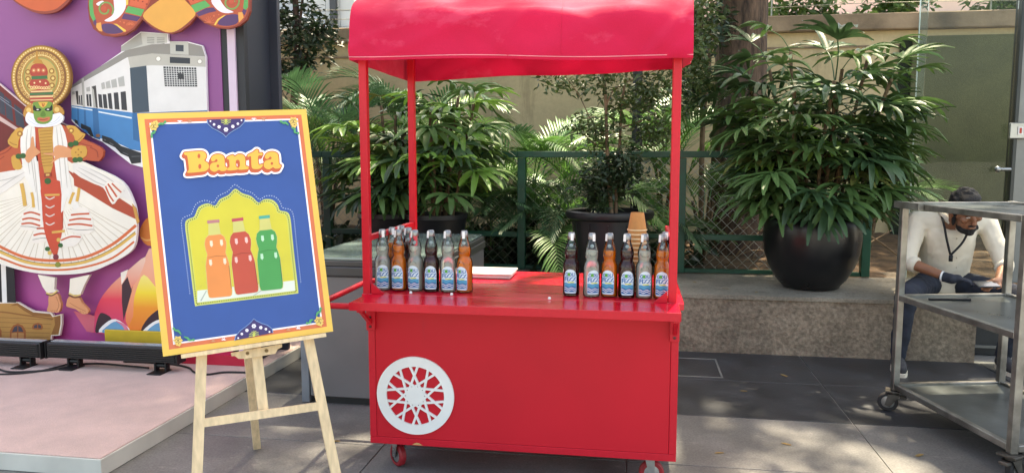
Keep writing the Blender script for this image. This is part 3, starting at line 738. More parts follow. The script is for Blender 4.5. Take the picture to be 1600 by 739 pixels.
# white tray at the back of the table, small litter of caps
tr = thing('white_tray', (-0.72, 3.70, TZ), 'shallow white plastic tray lying on the red cart top', 'tray')
m_tray = mat('tray_plastic', rgb(218, 214, 204), 0.45, var=0.06)
mb = MB(); mb.box(-0.832, -0.598, 3.60, 3.80, TZ + 0.0005, TZ + 0.018, bev=0.005); mb.build('tray_base', m_tray, tr)
mb = MB(); mb.box(-0.838, -0.592, 3.594, 3.806, TZ + 0.0185, TZ + 0.028, bev=0.004); mb.build('tray_lid', m_tray, tr)
for (x, y, l) in ((-0.962, 3.165, 'tiny white cap fallen before the clear bottle'), (-0.778, 3.155, 'tiny white plastic ring lying near the orange row-end bottle'), (-0.355, 3.13, 'tiny white plug lying on the bare red cart top')):
    b = MB(); b.lathe([(0.0, 0.009), (0.004, 0.009), (0.006, 0.006), (0.0065, 0.0), (0.0, 0.0)], 12, (x, y, TZ + 0.0003)); tag(b.build('bottle_plug', m_tab, smooth=True), l, 'bottle plug', 'plugs dropped on the cart top')
# ------------------------------------------------------------------ steel trolley
m_steel = mat('worn_steel', rgb(152, 150, 144), 0.36, metal=0.85, var=0.3, vscale=9, bump=0.08, bscale=50, detail=8)
m_shelf = mat('shelf_steel', rgb(92, 98, 98), 0.3, metal=0.7, var=0.3, vscale=5, bump=0.06, bscale=30, detail=8)
TW, TL = 0.60, 0.90
tro = thing('steel_trolley', (1.40, 4.36, 0), 'three tier bare steel trolley on castors', 'trolley', rz=R(13))
for z in (0.166, 0.653, 1.150):
    mb = MB(); mb.box(0.016, TW - 0.016, -TL + 0.016, -0.016, z - 0.016, z - 0.012); sh = mb.build('shelf', m_shelf, tro, world=False)
    mb = MB(); h = 0.030; p = 0.018
    mb.box(p, TW - p, -0.015, 0.015, z - h, z, bev=0.003); mb.box(p, TW - p, -TL - 0.015, -TL + 0.015, z - h, z, bev=0.003)
    mb.box(-0.015, 0.015, -TL + p, -p, z - h, z, bev=0.003); mb.box(TW - 0.015, TW + 0.015, -TL + p, -p, z - h, z, bev=0.003)
    mb.build('shelf_rim', m_steel, sh, world=False)
for x in (0, TW):
    for y in (0, -TL):
        mb = MB(); mb.box(x - 0.0175, x + 0.0175, y - 0.0175, y + 0.0175, 0.128, 1.153, bev=0.003); mb.build('post', m_steel, tro, world=False)
        rz = rnd.uniform(-1.2, 1.2) if not (x == 0) else (2.6 if y == 0 else 0.4); M = Matrix.Translation((x, y, 0)) @ Matrix.Rotation(rz, 4, 'Z')
        b = MB(); b.box(-0.045, 0.045, -0.04, 0.04, 0.118, 0.127, bev=0.001); b.lathe([(0.024, 0.100), (0.028, 0.117)], 14)
        for sg in (-1, 1): b.add([(-0.03, sg*0.022, 0.105), (0.03, sg*0.022, 0.105), (0.045, sg*0.022, 0.045), (0.02, sg*0.022, 0.035), (-0.03, sg*0.026, 0.105), (0.03, sg*0.026, 0.105), (0.045, sg*0.026, 0.045), (0.02, sg*0.026, 0.035)], [(0,1,2,3), (7,6,5,4), (0,4,5,1), (1,5,6,2), (2,6,7,3), (3,7,4,0)])
        b.box(-0.06, -0.028, -0.02, 0.02, 0.085, 0.10, bev=0.003)
        b.v = [tuple(M @ Vector(q)) for q in b.v]; ck = b.build('castor', mat('castor_plate', rgb(90, 86, 80), 0.5, metal=0.7, var=0.3, vscale=20), tro, world=False)
        b = MB(); b.lathe([(0.034, -0.016), (0.046, -0.016), (0.0515, -0.010), (0.0515, 0.010), (0.046, 0.016), (0.034, 0.016)], 26, (0.03, 0, 0.058), axis='y'); b.v = [tuple(M @ Vector(q)) for q in b.v]; b.build('tyre', mat('castor_rubber', rgb(44, 42, 42), 0.7, var=0.2), ck, smooth=True, world=False)
        b = MB(); b.lathe([(0.008, -0.018), (0.0335, -0.012), (0.0335, 0.012), (0.008, 0.018)], 22, (0.03, 0, 0.058), axis='y', caps=True); b.v = [tuple(M @ Vector(q)) for q in b.v]; b.build('hub', mat('castor_hub', rgb(150, 148, 142), 0.4, metal=0.5), ck, smooth=True, world=False)
mb = MB(); mb.bar((-0.032, 0.02, 1.138), (-0.032, -0.20, 1.138), 0.03, 0.034); mb.build('stub_bar', m_steel, tro, world=False)
d = Matrix.Translation((1.40, 4.36, 0)) @ Matrix.Rotation(R(13), 4, 'Z')
mb = MB(); mb.tube([d @ Vector((0.10, -0.10, 0.6465)), d @ Vector((0.31, -0.13, 0.6465))], 0.0055, n=8); tag(mb.build('black_rod', mat('black_plastic', rgb(26, 26, 27), 0.5), smooth=True), 'slim black rod lying on the middle trolley shelf', 'rod')

# ------------------------------------------------------------------ seated man
man = thing('person', (2.10, 5.62, 0), 'person in cream shirt and dark jeans seated looking down at a phone', 'person')
def cap_(b, p, q, r1, r2, n=12, flat=1.0):
    b.tube([p, Vector(p).lerp(Vector(q), .33), Vector(p).lerp(Vector(q), .67), q], [r1, r1 + (r2 - r1) * .33, r1 + (r2 - r1) * .67, r2], n=n, flat=flat); b.ball(p, r1, n); b.ball(q, r2, n)
def skinned(b, name, m_, parent, vox, sm=6):
    o = b.build(name, m_, parent, smooth='all')
    r_ = o.modifiers.new('join', 'REMESH'); r_.mode = 'VOXEL'; r_.voxel_size = vox; r_.use_smooth_shade = True
    s_ = o.modifiers.new('soften', 'SMOOTH'); s_.iterations = sm; s_.factor = 0.5
    return o
m_skin = mat('skin', rgb(140, 94, 68), 0.5, var=0.12, vscale=14, bump=0.05, bscale=120)
m_shirt = mat('cream_shirt', rgb(222, 212, 192), 0.85, var=0.06, vscale=7, bump=0.55, bscale=11, detail=3)
m_jean = mat('dark_jeans', rgb(38, 44, 56), 0.9, var=0.2, vscale=14, bump=0.4, bscale=16)
m_hair = mat('black_hair', rgb(22, 20, 20), 0.7, var=0.3, vscale=60, bump=0.9, bscale=140)
m_shoe = mat('grey_canvas', rgb(62, 62, 64), 0.85, var=0.15, vscale=20)
m_glove = mat('dark_glove', rgb(36, 42, 54), 0.8, var=0.2, vscale=20, bump=0.3, bscale=60)
HC = Vector((2.105, 5.395, 1.040))
HM = Matrix.Translation(HC) @ Matrix.Rotation(R(-8), 4, 'Y') @ Matrix.Rotation(R(7), 4, 'Z') @ Matrix.Rotation(R(25), 4, 'X') @ Matrix.Scale(1.13, 4)
def H(x, y, z): return HM @ Vector((x, y, z))
def hball(b, c, r_, n=14):
    t = MB(); t.ball(c, r_, n); t.v = [tuple(HM @ Vector(p)) for p in t.v]; b.add(t.v, t.f)
SL, SR = Vector((1.885, 5.60, 0.955)), Vector((2.325, 5.62, 0.955))
EL, ER = Vector((1.800, 5.50, 0.685)), Vector((2.395, 5.47, 0.675))
WL, WR = Vector((1.985, 5.30, 0.610)), Vector((2.280, 5.275, 0.600))
NB = Vector((2.075, 5.555, 0.985)); CH = Vector((2.09, 5.61, 0.86)); PV = Vector((2.11, 5.73, 0.54))
b = MB()
hball(b, (0, 0.0, 0.018), (0.073, 0.092, 0.096)); hball(b, (0, -0.030, -0.058), (0.052, 0.058, 0.060)); hball(b, (0, -0.068, -0.098), (0.022, 0.02, 0.018))
hball(b, (0, -0.098, -0.018), (0.011, 0.014, 0.024), 10); hball(b, (0, -0.104, -0.034), (0.016, 0.013, 0.011), 10); hball(b, (0, -0.082, 0.026), (0.052, 0.014, 0.012), 10)
for s in (-1, 1): hball(b, (s * 0.076, 0.010, -0.015), (0.011, 0.022, 0.032), 10); hball(b, (s * 0.040, -0.066, -0.020), (0.022, 0.020, 0.02), 10)
hball(b, (0, -0.090, -0.066), (0.024, 0.010, 0.008), 10)
cap_(b, NB - Vector((0, 0, 0.05)), H(0, 0.03, -0.06), 0.060, 0.056); cap_(b, PV, CH, 0.12, 0.12); cap_(b, CH, NB - Vector((0, 0, 0.05)), 0.12, 0.06)
for S, E_, W in ((SL, EL, WL), (SR, ER, WR)):
    cap_(b, CH + Vector((0, 0, 0.06)), S, 0.07, 0.055); cap_(b, S, E_, 0.046, 0.038); cap_(b, E_, W, 0.041, 0.027)
# right hand (bare) holding the phone
def hand(b, W, dir_, up, side):
    dir_ = Vector(dir_).normalized(); up = Vector(up).normalized(); sd_ = dir_.cross(up).normalized() * side
    cap_(b, W, W + dir_ * 0.045, 0.026, 0.030, 10); pc = W + dir_ * 0.06
    for i, (o, L) in enumerate(((-0.028, 0.058), (-0.010, 0.068), (0.009, 0.064), (0.027, 0.050))):
        k = pc + sd_ * o + dir_ * 0.02; j = k + dir_ * L * 0.5 - up * 0.006; e = j + dir_ * L * 0.32 - up * L * 0.38
        cap_(b, pc + sd_ * o * 0.8, k, 0.0105, 0.010, 8); cap_(b, k, j, 0.0098, 0.0092, 8); cap_(b, j, e, 0.009, 0.0078, 8)
    t0 = W + dir_ * 0.03 - sd_ * 0.024; t1 = t0 - sd_ * 0.026 + dir_ * 0.022 - up * 0.004; t2 = t1 + dir_ * 0.028 - up * 0.008
    cap_(b, t0, t1, 0.013, 0.011, 8); cap_(b, t1, t2, 0.0105, 0.0085, 8)
hand(b, WR, (-0.55, -0.35, -0.10), (0.1, -0.25, 1), 1)
for K in ((-0.005, 0), (0.005, 0)): pass
body = skinned(b, 'body', m_skin, man, 0.0055, 4)
# eyes, brows
for s in (-1, 1):
    b = MB(); hball(b, (s * 0.031, -0.0865, 0.004), (0.013, 0.006, 0.0045), 10); b.build('eye', mat('eye_white', rgb(170, 160, 150), 0.3), man, smooth='all')
    b = MB(); hball(b, (s * 0.033, -0.093, 0.026), (0.022, 0.006, 0.0055), 10); b.build('eyebrow', m_hair, man, smooth='all')
b = MB(); hball(b, (0, 0.020, 0.040), (0.081, 0.092, 0.086), 18); hball(b, (0, 0.058, 0.0), (0.073, 0.058, 0.075), 14); hball(b, (0, -0.030, 0.094), (0.058, 0.044, 0.024), 12)
for k in range(46):
    a_ = rnd.uniform(0, 6.283); q_ = rnd.uniform(0.1, 1.0); hball(b, (0.070 * q_ * math.cos(a_), 0.018 + 0.080 * q_ * math.sin(a_), 0.040 + 0.086 * math.sqrt(max(0, 1 - 0.8 * q_ * q_))), (rnd.uniform(.008, .014),) * 3, 6)
for s in (-1, 1): hball(b, (s * 0.070, -0.018, 0.018), (0.010, 0.020, 0.040), 10)
skinned(b, 'hair', m_hair, man, 0.006, 3)
b = MB(); hball(b, (0, -0.034, -0.092), (0.054, 0.056, 0.036), 16); hball(b, (0, -0.088, -0.054), (0.029, 0.012, 0.006), 10); hball(b, (0, -0.070, -0.108), (0.028, 0.024, 0.018), 10)
for s in (-1, 1): hball(b, (s * 0.062, -0.004, -0.045), (0.011, 0.016, 0.045), 10); hball(b, (s * 0.044, -0.048, -0.088), (0.014, 0.026, 0.018), 10)
skinned(b, 'beard', m_hair, man, 0.005, 3)
# shirt
b = MB()
b.tube(spline([PV + Vector((0, 0.0, -0.06)), PV + Vector((0, -0.03, 0.05)), Vector((2.10, 5.655, 0.72)), CH, Vector((2.09, 5.585, 0.94)), NB], 4), [0.155, .156, .157, .158, .158, .158, .158, .16, .162, .165, .167, .168, .168, .165, .16, .15, .135, .115, .095, .078, .066], n=24, flat=0.82)
for S, E_, W in ((SL, EL, WL), (SR, ER, WR)):
    cap_(b, CH + Vector((0, 0, 0.05)), S, 0.105, 0.066); cap_(b, NB + Vector((0, 0.02, -0.02)), S, 0.055, 0.058); cap_(b, S, S.lerp(E_, 0.5), 0.066, 0.062); cap_(b, S.lerp(E_, 0.5), E_, 0.062, 0.054); cap_(b, E_, E_.lerp(W, 0.12), 0.054, 0.051)
shirt = skinned(b, 'shirt', m_shirt, man, 0.009, 3)
tx_ = bpy.data.textures.new('shirt_creases', 'CLOUDS'); tx_.noise_scale = 0.10; tx_.noise_depth = 2
dm = shirt.modifiers.new('creases', 'DISPLACE'); dm.texture = tx_; dm.strength = 0.016; dm.mid_level = 0.5; dm.texture_coords = 'LOCAL'
for S, E_, W in ((SL, EL, WL), (SR, ER, WR)):
    b = MB(); b.tube([E_.lerp(W, 0.08), E_.lerp(W, 0.12), E_.lerp(W, 0.24), E_.lerp(W, 0.26)], [0.050, 0.055, 0.053, 0.044], n=16); b.build('sleeve_cuff', m_shirt, man, smooth='all')
b = MB()
for s in (-1, 1):
    a0 = NB + Vector((s * 0.012, -0.072, -0.045)); a1 = NB + Vector((s * 0.058, -0.03, 0.02)); a2 = NB + Vector((s * 0.05, 0.045, 0.045))
    b.tube(spline([a0, a1, a2, NB + Vector((0, 0.07, 0.05))], 4), [0.012, .018, .02, .02, .018, .017, .016, .016, .016, .016, .015, .015, .014], n=8)
b.build('collar', m_shirt, man, smooth='all')
b = MB()
for i in range(5): b.ball(Vector((2.078 + 0.006 * i, 5.452 - 0.000 * i + 0.010 * max(0, i - 2), 0.915 - 0.065 * i)), 0.006, 8)
b.build('button', mat('shirt_button', rgb(200, 188, 165), 0.4), man, smooth='all')
b = MB()
for pts in ([NB + Vector((-0.062, 0.0, 0.035)), (2.005, 5.455, 0.93), (2.015, 5.432, 0.85), (2.045, 5.437, 0.745)], [NB + Vector((0.066, -0.01, 0.03)), (2.148, 5.452, 0.92), (2.115, 5.432, 0.83), (2.047, 5.436, 0.742)]):
    b.tube(spline(pts, 6), 0.0075, n=6)
b.box(2.035, 2.058, 5.425, 5.434, 0.700, 0.742)
b.build('lanyard', mat('black_ribbon', rgb(18, 18, 20), 0.7), man, smooth='all')
# trousers
KL, KR = Vector((1.715, 5.215, 0.505)), Vector((2.445, 5.225, 0.50)); AL, AR = Vector((1.700, 5.255, 0.115)), Vector((2.375, 5.36, 0.115))
b = MB(); b.ball(PV + Vector((0, 0.0, -0.02)), (0.175, 0.13, 0.095), 16)
for K, A, hx in ((KL, AL, -0.09), (KR, AR, 0.09)):
    cap_(b, PV + Vector((hx, -0.04, -0.025)), K, 0.092, 0.068, 14); cap_(b, K, A, 0.068, 0.052, 14)
trs = skinned(b, 'trousers', m_jean, man, 0.010, 5)
tx2 = bpy.data.textures.new('jean_creases', 'CLOUDS'); tx2.noise_scale = 0.06
dm = trs.modifiers.new('creases', 'DISPLACE'); dm.texture = tx2; dm.strength = 0.02; dm.mid_level = 0.5; dm.texture_coords = 'LOCAL'
for A, dx in ((AL, -0.10), (AR, -0.02)):
    b = MB(); toe = Vector((A.x + dx * 0.35, A.y - 0.17, 0.05)); heel = Vector((A.x, A.y + 0.02, 0.055))
    cap_(b, heel, heel.lerp(toe, 0.6), 0.043, 0.045, 14); cap_(b, heel.lerp(toe, 0.5), toe, 0.044, 0.036, 14); cap_(b, heel + Vector((0, -.01, 0)), A, 0.042, 0.044, 12)
    sh = skinned(b, 'shoe', m_shoe, man, 0.008, 4)
    b = MB(); pts = []
    for k in range(20):
        a = 2 * math.pi * k / 20; c = heel.lerp(toe, 0.5); L = (toe - heel).length / 2 + 0.046; dd = (toe - heel); dd.z = 0; dd.normalize(); pp = Vector((-dd.y, dd.x, 0))
        pts.append(c + dd * L * math.cos(a) + pp * 0.047 * math.copysign(abs(math.sin(a)) ** 0.7, math.sin(a)))
    b.add([(p.x, p.y, 0.0065) for p in pts] + [(p.x, p.y, 0.030) for p in pts], [tuple(range(20))[::-1], tuple(range(20, 40))] + [(k, (k+1) % 20, 20 + (k+1) % 20, 20 + k) for k in range(20)])
    b.build('sole', mat('cream_sole', rgb(214, 206, 186), 0.6), sh, smooth=True)
b = MB(); cap_(b, WL - Vector((0.018, -0.02, -0.004)), WL + Vector((0.02, -0.02, -0.004)), 0.033, 0.033, 12); hand(b, WL + Vector((0.01, -0.01, 0)), (0.9, -0.28, -0.05), (0.05, -0.1, 1), 1)
skinned(b, 'glove', m_glove, man, 0.0055, 3)
b = MB(); b.tube([WL - Vector((0.026, -0.024, -0.005)), WL - Vector((0.018, -0.0175, -0.004))], 0.0355, n=16); b.build('glove_cuff', mat('white_cuff', rgb(225, 225, 222), 0.7), man, smooth=True)
ph = Matrix.Translation((2.175, 5.195, 0.590)) @ Matrix.Rotation(R(12), 4, 'Z') @ Matrix.Rotation(R(18), 4, 'X')
b = MB(); b.box(-0.072, 0.072, -0.037, 0.037, -0.0045, 0.0045, bev=0.002); b.v = [tuple(ph @ Vector(p)) for p in b.v]
phone = thing('smartphone', (2.175, 5.195, 0.58), 'dark smartphone held level in the seated person\'s hands', 'phone')
b.build('phone_case', mat('phone_case', rgb(58, 60, 64), 0.4), phone)
b = MB(); b.box(-0.068, 0.068, -0.034, 0.034, 0.0046, 0.0052); b.v = [tuple(ph @ Vector(p)) for p in b.v]; b.build('phone_screen', mat('phone_glass', rgb(40, 46, 52), 0.08, coat=0.5), phone)

# ------------------------------------------------------------------ easel and its sign board
BA, BB, BG = R(34.2), R(-12.3), R(-3.0)
BM = Matrix.Rotation(BA, 3, 'Z') @ Matrix.Rotation(BB, 3, 'X') @ Matrix.Rotation(BG, 3, 'Y')
BO = Vector((-1.469, 2.652, 1.135)); bex, bey, bez = BM.col[0], BM.col[1], BM.col[2]
m_pine = mat('pine_wood', rgb(222, 196, 156), 0.6, var=0.12, vscale=7, bump=0.1, bscale=30, stretch=(9, 9, 0.9), detail=6)
easel = thing('wooden_easel', (-1.55, 2.75, 0), 'pale pine easel holding the blue sign board', 'easel')
PLeg = Plane(BO + bey * 0.024, bex, bez, -bey)
def leg_line(u1, v1, u2, v2, ztop):
    p, q = PLeg.uv(u1, v1), PLeg.uv(u2, v2); P_, Q_ = PLeg.p3(p[0], p[1], 0), PLeg.p3(q[0], q[1], 0); dd = Q_ - P_
    bot = P_ + dd * ((0.0075 - P_.z) / dd.z); k = (ztop - p[1]) / (q[1] - p[1]); return P_ + dd * k, bot
for (u1, v1, u2, v2) in ((315, 556, 308, 736), (482, 530, 524, 736)):
    a, c = leg_line(u1, v1, u2, v2, 0.34); mb = MB(); mb.bar(a, c, 0.036, 0.020, up=-bey); mb.build('leg', m_pine, easel)
a, c = leg_line(402, 550, 413, 642, 0.40); p_ = PLeg.uv(413, 646); mb = MB(); mb.bar(a + bey * 0.021, PLeg.p3(p_[0], p_[1], -0.021), 0.036, 0.020, up=-bey); mb.build('mast', m_pine, easel)
pa, pb = PLeg.uv(318, 660), PLeg.uv(498, 634); mb = MB(); mb.bar(PLeg.p3(pa[0], pa[1], -0.0005), PLeg.p3(pb[0], pb[1], -0.0005), 0.019, 0.030, up=bez); mb.build('cross_bar', m_pine, easel)
rt = BO + bey * 0.075 + bez * 0.20; mb = MB(); mb.bar(rt, (-1.775, 3.30, 0.0075), 0.034, 0.020, up=bex.cross(Vector((0, 0, 1)))); mb.build('rear_leg', m_pine, easel)
pt = Plane(BO, bex, bez, -bey); t1, t2 = pt.uv(283, 556), pt.uv(507, 524); mb = MB()
mb.bar(PLeg.p3(t1[0], -0.4375 - 0.0085, 0.032), PLeg.p3(t2[0], -0.4375 - 0.0085, 0.032), 0.056, 0.014, up=bez); mb.build('tray', m_pine, easel)
brk = Art(PLeg, easel, base=0.010, step=0.001).z(250, 470, 5.714)
bk = brk.shape('tray_bracket', m_pine, [(632, 462), (1086, 384), (1086, 412), (1050, 428), (1025, 470), (760, 515), (700, 515), (668, 490), (640, 492)], thick=0.018)
for cx, cy in ((778, 466), (947, 443)):
    brk.shape('screw', (146, 116, 70), ell(cx, cy, 17, 17, 14), parent=bk); brk.shape('screw_slot', (84, 62, 36), [(cx - 11, cy - 3), (cx + 11, cy - 5), (cx + 11, cy + 2), (cx - 11, cy + 4)], parent=bk)

sign = thing('sign_board', BO - bez * 0.4375, 'blue printed sign board with orange lettering and three bottles on the easel', 'sign')
SP = Plane(BO, bex, bez, -bey); hw, hh = 0.30, 0.4375
mb = MB(); SP.prism(mb, [(-hw, -hh), (hw, -hh), (hw, hh), (-hw, hh)], -0.010, 0.004); mb.build('board', printed('sign_yellow', 240, 192, 80), sign)
A = Art(SP, sign, base=0.004, step=0.0001)
def rect_part(name, col, i):
    A.lv += 1; mb = MB(); SP.prism(mb, [(-hw + i, -hh + i), (hw - i, -hh + i), (hw - i, hh - i), (-hw + i, hh - i)], 0.003, A.base + A.lv * A.step); return mb.build(name, printed(name, *col), sign)
rect_part('orange_border', (226, 112, 70), 0.0215); rect_part('white_border', (238, 236, 240), 0.0365)
rect_part('blue_field', (44, 84, 160), 0.0425)
# jharokha arch window
A.z(270, 280, 3.518)
arch_pts = [(121, 690), (128, 696), (140, 695), (280, 678), (400, 663), (540, 646), (674, 629), (685, 626), (689, 618), (679, 525), (667, 420), (656, 315), (645, 215), (628, 182), (588, 172), (576, 142), (545, 114), (500, 112), (470, 130), (432, 96), (380, 78), (342, 54), (306, 88), (258, 112), (232, 147), (192, 134), (142, 154), (118, 206), (84, 220), (67, 250), (80, 360), (94, 475), (108, 590)]
A.shape('arch_frame', (200, 206, 96), smooth_closed(arch_pts, 3))
cx_, cy_ = 375, 390
ins = lambda k_: [(cx_ + (x - cx_) * k_, cy_ + (y - cy_) * k_) for x, y in arch_pts]
A.shape('arch_picture', (212, 200, 56), smooth_closed(ins(0.935), 3))
def dots(pts, n, r_, off=0):
    P = smooth_closed(pts, 3); L = [0]
    for i in range(len(P)): a, c = P[i], P[(i + 1) % len(P)]; L.append(L[-1] + math.hypot(a[0] - c[0], a[1] - c[1]))
    out = []
    for k in range(n):
        t = L[-1] * k / n; i = max(j for j in range(len(P)) if L[j] <= t); a, c = P[i], P[(i + 1) % len(P)]; s = (t - L[i]) / max(1e-6, L[i+1] - L[i])
        out.append(ell(a[0] + (c[0] - a[0]) * s, a[1] + (c[1] - a[1]) * s, r_, r_, 6))
    return out
A.shape('arch_dots', (70, 74, 30), dots(ins(0.962), 170, 3.6)); 
od = [d_ for d_ in dots(ins(1.065), 170, 2.8) if d_[0][1] < 640 - 0.11 * (d_[0][0] - 100)]
A.shape('arch_dots', (190, 205, 225), od)
A.shape('picture_shelf', (214, 220, 206), [(134, 612), (668, 556), (672, 612), (134, 678)])
A.shape('shelf_shadow', (160, 172, 160), [[(150, 668), (182, 612), (188, 612), (158, 668)], [(440, 640), (500, 600), (505, 601), (447, 640)]])
A.shape('picture_speckle', (200, 188, 70), [ell(rnd.uniform(120, 185), rnd.uniform(430, 600), rnd.uniform(1.5, 4), rnd.uniform(1.5, 4), 6) for _ in range(26)] + [ell(rnd.uniform(605, 650), rnd.uniform(400, 550), rnd.uniform(1.5, 4), rnd.uniform(1.5, 4), 6) for _ in range(18)])
def pict_bottle(x0, y0, x1, y1, w, col, capc, capw, neck):
    """(x0,y0) cap centre, (x1,y1) base centre"""
    ax = Vector((x1 - x0, y1 - y0)); L = ax.length; ax /= L; nx_ = Vector((-ax.y, ax.x))
    def pt(t, s): q = Vector((x0, y0)) + ax * (t * L) + nx_ * (s * w); return (q.x, q.y)
    out = [(0.02, .20), (.17, .24), (.22, .38), (.29, .44), (.36, .42), (.43, .37), (.50, .43), (.58, .48), (.75, .485), (.93, .49), (.985, .46), (1, .38)]
    full = [pt(t, s) for t, s in out] + [pt(t, -s) for t, s in out[::-1]]
    A.shape('printed_bottle', (206, 200, 110), full)
    liq = [(neck, .25)] + [o for o in out if o[0] > neck + 0.01]
    bt = A.shape('printed_liquid', col, [pt(t, s * 0.96) for t, s in liq] + [pt(t, -s * 0.96) for t, s in liq[::-1]])
    A.shape('printed_cap', capc, [pt(-0.012, -capw), pt(-0.012, capw), pt(0.03, capw), pt(0.03, -capw)])
    A.shape('printed_glint', tuple(min(255, int(c * 0.45 + 150)) for c in col), [[pt(t + dt, s + ds) for dt, ds in ((0, -.05), (.0, .05), (.06, .06), (.085, 0), (.06, -.06))] for t, s in ((.50, .26), (.50, -.30), (.255, .16), (.255, -.24))])
    A.shape('printed_glint', tuple(int(c * 0.78) for c in col), [[pt(.47, -.36), pt(.455, 0), pt(.47, .36), pt(.475, .36), pt(.463, 0), pt(.475, -.36)], [pt(.60, -.46), pt(.9, -.47), pt(.9, -.44), pt(.6, -.43)]])
pict_bottle(222, 230, 262, 648, 140, (238, 138, 68), (190, 120, 120), .24, .185)
pict_bottle(355, 220, 408, 628, 138, (204, 76, 56), (196, 70, 84), .23, .175)
pict_bottle(502, 206, 543, 608, 136, (62, 160, 80), (60, 170, 150), .22, .185)
# floral corner sprigs and medallions
def sprig(cx, cy, sx, sy):
    f = lambda x, y: (cx + sx * x, cy + sy * y)
    A.shape('sprig_leaf', (74, 168, 104), [stroke([f(*p) for p in ((14, 18), (34, 26), (54, 40), (76, 42), (92, 36))], lambda t: 5 + 9 * math.sin(math.pi * t)), stroke([f(*p) for p in ((-4, -14), (-10, -34), (-26, -50), (-42, -70), (-60, -76))], lambda t: 5 + 9 * math.sin(math.pi * t))])
    A.shape('sprig_flower', (230, 190, 90), [flower(*f(-8, 8), 34, 6, .3), flower(*f(2, 24), 20, 5, .3)])
    A.shape('sprig_flower', (96, 84, 60), [ell(*f(-10, 6), 5, 5, 8), ell(*f(6, 22), 4, 4, 8), stroke([f(-26, -4), f(-12, -10), f(8, -4)], 3), stroke([f(-28, 16), f(-10, 24), f(4, 10)], 3)])
def star(cx, cy, col, sy):
    A.shape('star_flower', col, [[(cx + 26 * math.cos(a + d_), cy + 26 * math.sin(a + d_)) if k_ == 1 else (cx + 9 * math.cos(a + d_), cy + 9 * math.sin(a + d_)) for k_, d_ in ((0, -.5), (1, 0), (0, .5))] + [(cx, cy)] for a in [sy * (0.15 + 0.95 * j) for j in range(4)]])
def medallion(cx, cy, w, h, sg, slope):
    f = lambda x, y: (cx + x * w, cy + y * h * sg + slope * x * w)
    side = [(-1, 0), (-.96, .22), (-.72, .48), (-.40, .66), (-.14, .84), (0, 1.0)]
    outl = [f(*p) for p in side] + [f(-p[0], p[1]) for p in side[-2::-1]]
    A.shape('medallion', (146, 176, 206), [f(p[0] * 1.07, p[1] * 1.07) for p in side] + [f(-p[0] * 1.07, p[1] * 1.07) for p in side[-2::-1]])
    A.shape('medallion', (44, 84, 160), [f(p[0] * 1.045, p[1] * 1.045) for p in side] + [f(-p[0] * 1.045, p[1] * 1.045) for p in side[-2::-1]])
    A.shape('medallion', (66, 52, 110), outl)
    A.shape('medallion_flower', (238, 236, 244), [flower(*f(x, y), r_, 6, .25) for x, y, r_ in ((-.86, .1, 9), (-.66, .30, 13), (-.38, .45, 17), (0, .62, 22), (.38, .45, 17), (.66, .30, 13), (.86, .1, 9))])
    A.shape('medallion_sprig', (206, 216, 90), [stroke([f(0, .36), f(0, .0)], 4)] + [stroke([f(0, .04), f(s * .12, .2), f(s * .26, .18)], 6) for s in (-1, 1)] + [stroke([f(0, .02), f(s * .14, .08), f(s * .28, .05)], 6) for s in (-1, 1)] + [stroke([f(0, .10), f(s * .06, .28), f(s * .13, .30)], 5) for s in (-1, 1)])
    A.shape('medallion_flower', (150, 140, 180), [ell(*f(x, y), r_, r_, 8) for x, y, r_ in ((-.38, .45, 5), (0, .62, 7), (.38, .45, 5), (-.66, .30, 4), (.66, .3, 4))])
A.z(260, 170, 5.686)
def sprig_at(fx, fy, sx, sy):     # full-picture pixel centre
    A.z(fx - 20, fy - 20, 5.6); sprig(112, 112, sx, sy)
A.z(260, 170, 5.686); medallion(528, 97, 160, 150, 1, -0.03)
for x, y, c in ((118, 112, (236, 238, 246)), (208, 108, (214, 150, 110)), (775, 90, (236, 238, 246)), (862, 88, (214, 150, 110))): star(x, y, c, 1)
A.z(250, 470, 5.714); medallion(836, 318, 162, 152, -1, -0.20)
for x, y, c in ((474, 362, (214, 150, 110)), (567, 348, (236, 238, 246)), (1144, 262, (214, 150, 110)), (1233, 248, (236, 238, 246))): star(x, y, c, -1)
def corner(fx, fy, fl, leaves):
    A.z(fx, fy, 5.7)
    A.shape('sprig_leaf', (74, 168, 104), [stroke(l, lambda t: 6 + 13 * math.sin(math.pi * min(1, t * 1.05))) for l in leaves] + [ell(l[-1][0], l[-1][1], 11, 11, 10) for l in leaves])
    A.shape('sprig_flower', (232, 194, 96), [flower(fl[0], fl[1], 44, 6, .3), flower(fl[2], fl[3], 30, 5, .3)])
    A.shape('sprig_flower', (96, 80, 60), [ell(fl[0], fl[1], 7, 7, 8), stroke([(fl[0] - 28, fl[1] + 4), (fl[0] - 6, fl[1] - 16), (fl[0] + 24, fl[1] - 8)], 4), stroke([(fl[0] - 20, fl[1] + 20), (fl[0] + 2, fl[1] + 12), (fl[0] + 22, fl[1] + 18)], 4), ell(fl[2], fl[3], 5, 5, 8)])
corner(260, 170, (1128, 118, 1136, 150), [[(1085, 152), (1060, 130), (1040, 132), (1018, 118)], [(1110, 172), (1140, 190), (1142, 215), (1170, 222)]])
corner(250, 470, (160, 350, 166, 378), [[(188, 300), (165, 268), (140, 262), (122, 246)], [(212, 318), (245, 330), (262, 348), (298, 345)]])
corner(250, 470, (1412, 176, 1424, 200), [[(1388, 140), (1400, 108), (1425, 92), (1428, 68)], [(1362, 166), (1340, 172), (1330, 194), (1308, 198)]])
corner(230, 180, (58, 106, 76, 80), [[(96, 96), (120, 82), (140, 84), (160, 66)], [(72, 136), (64, 160), (42, 170), (40, 196)]])

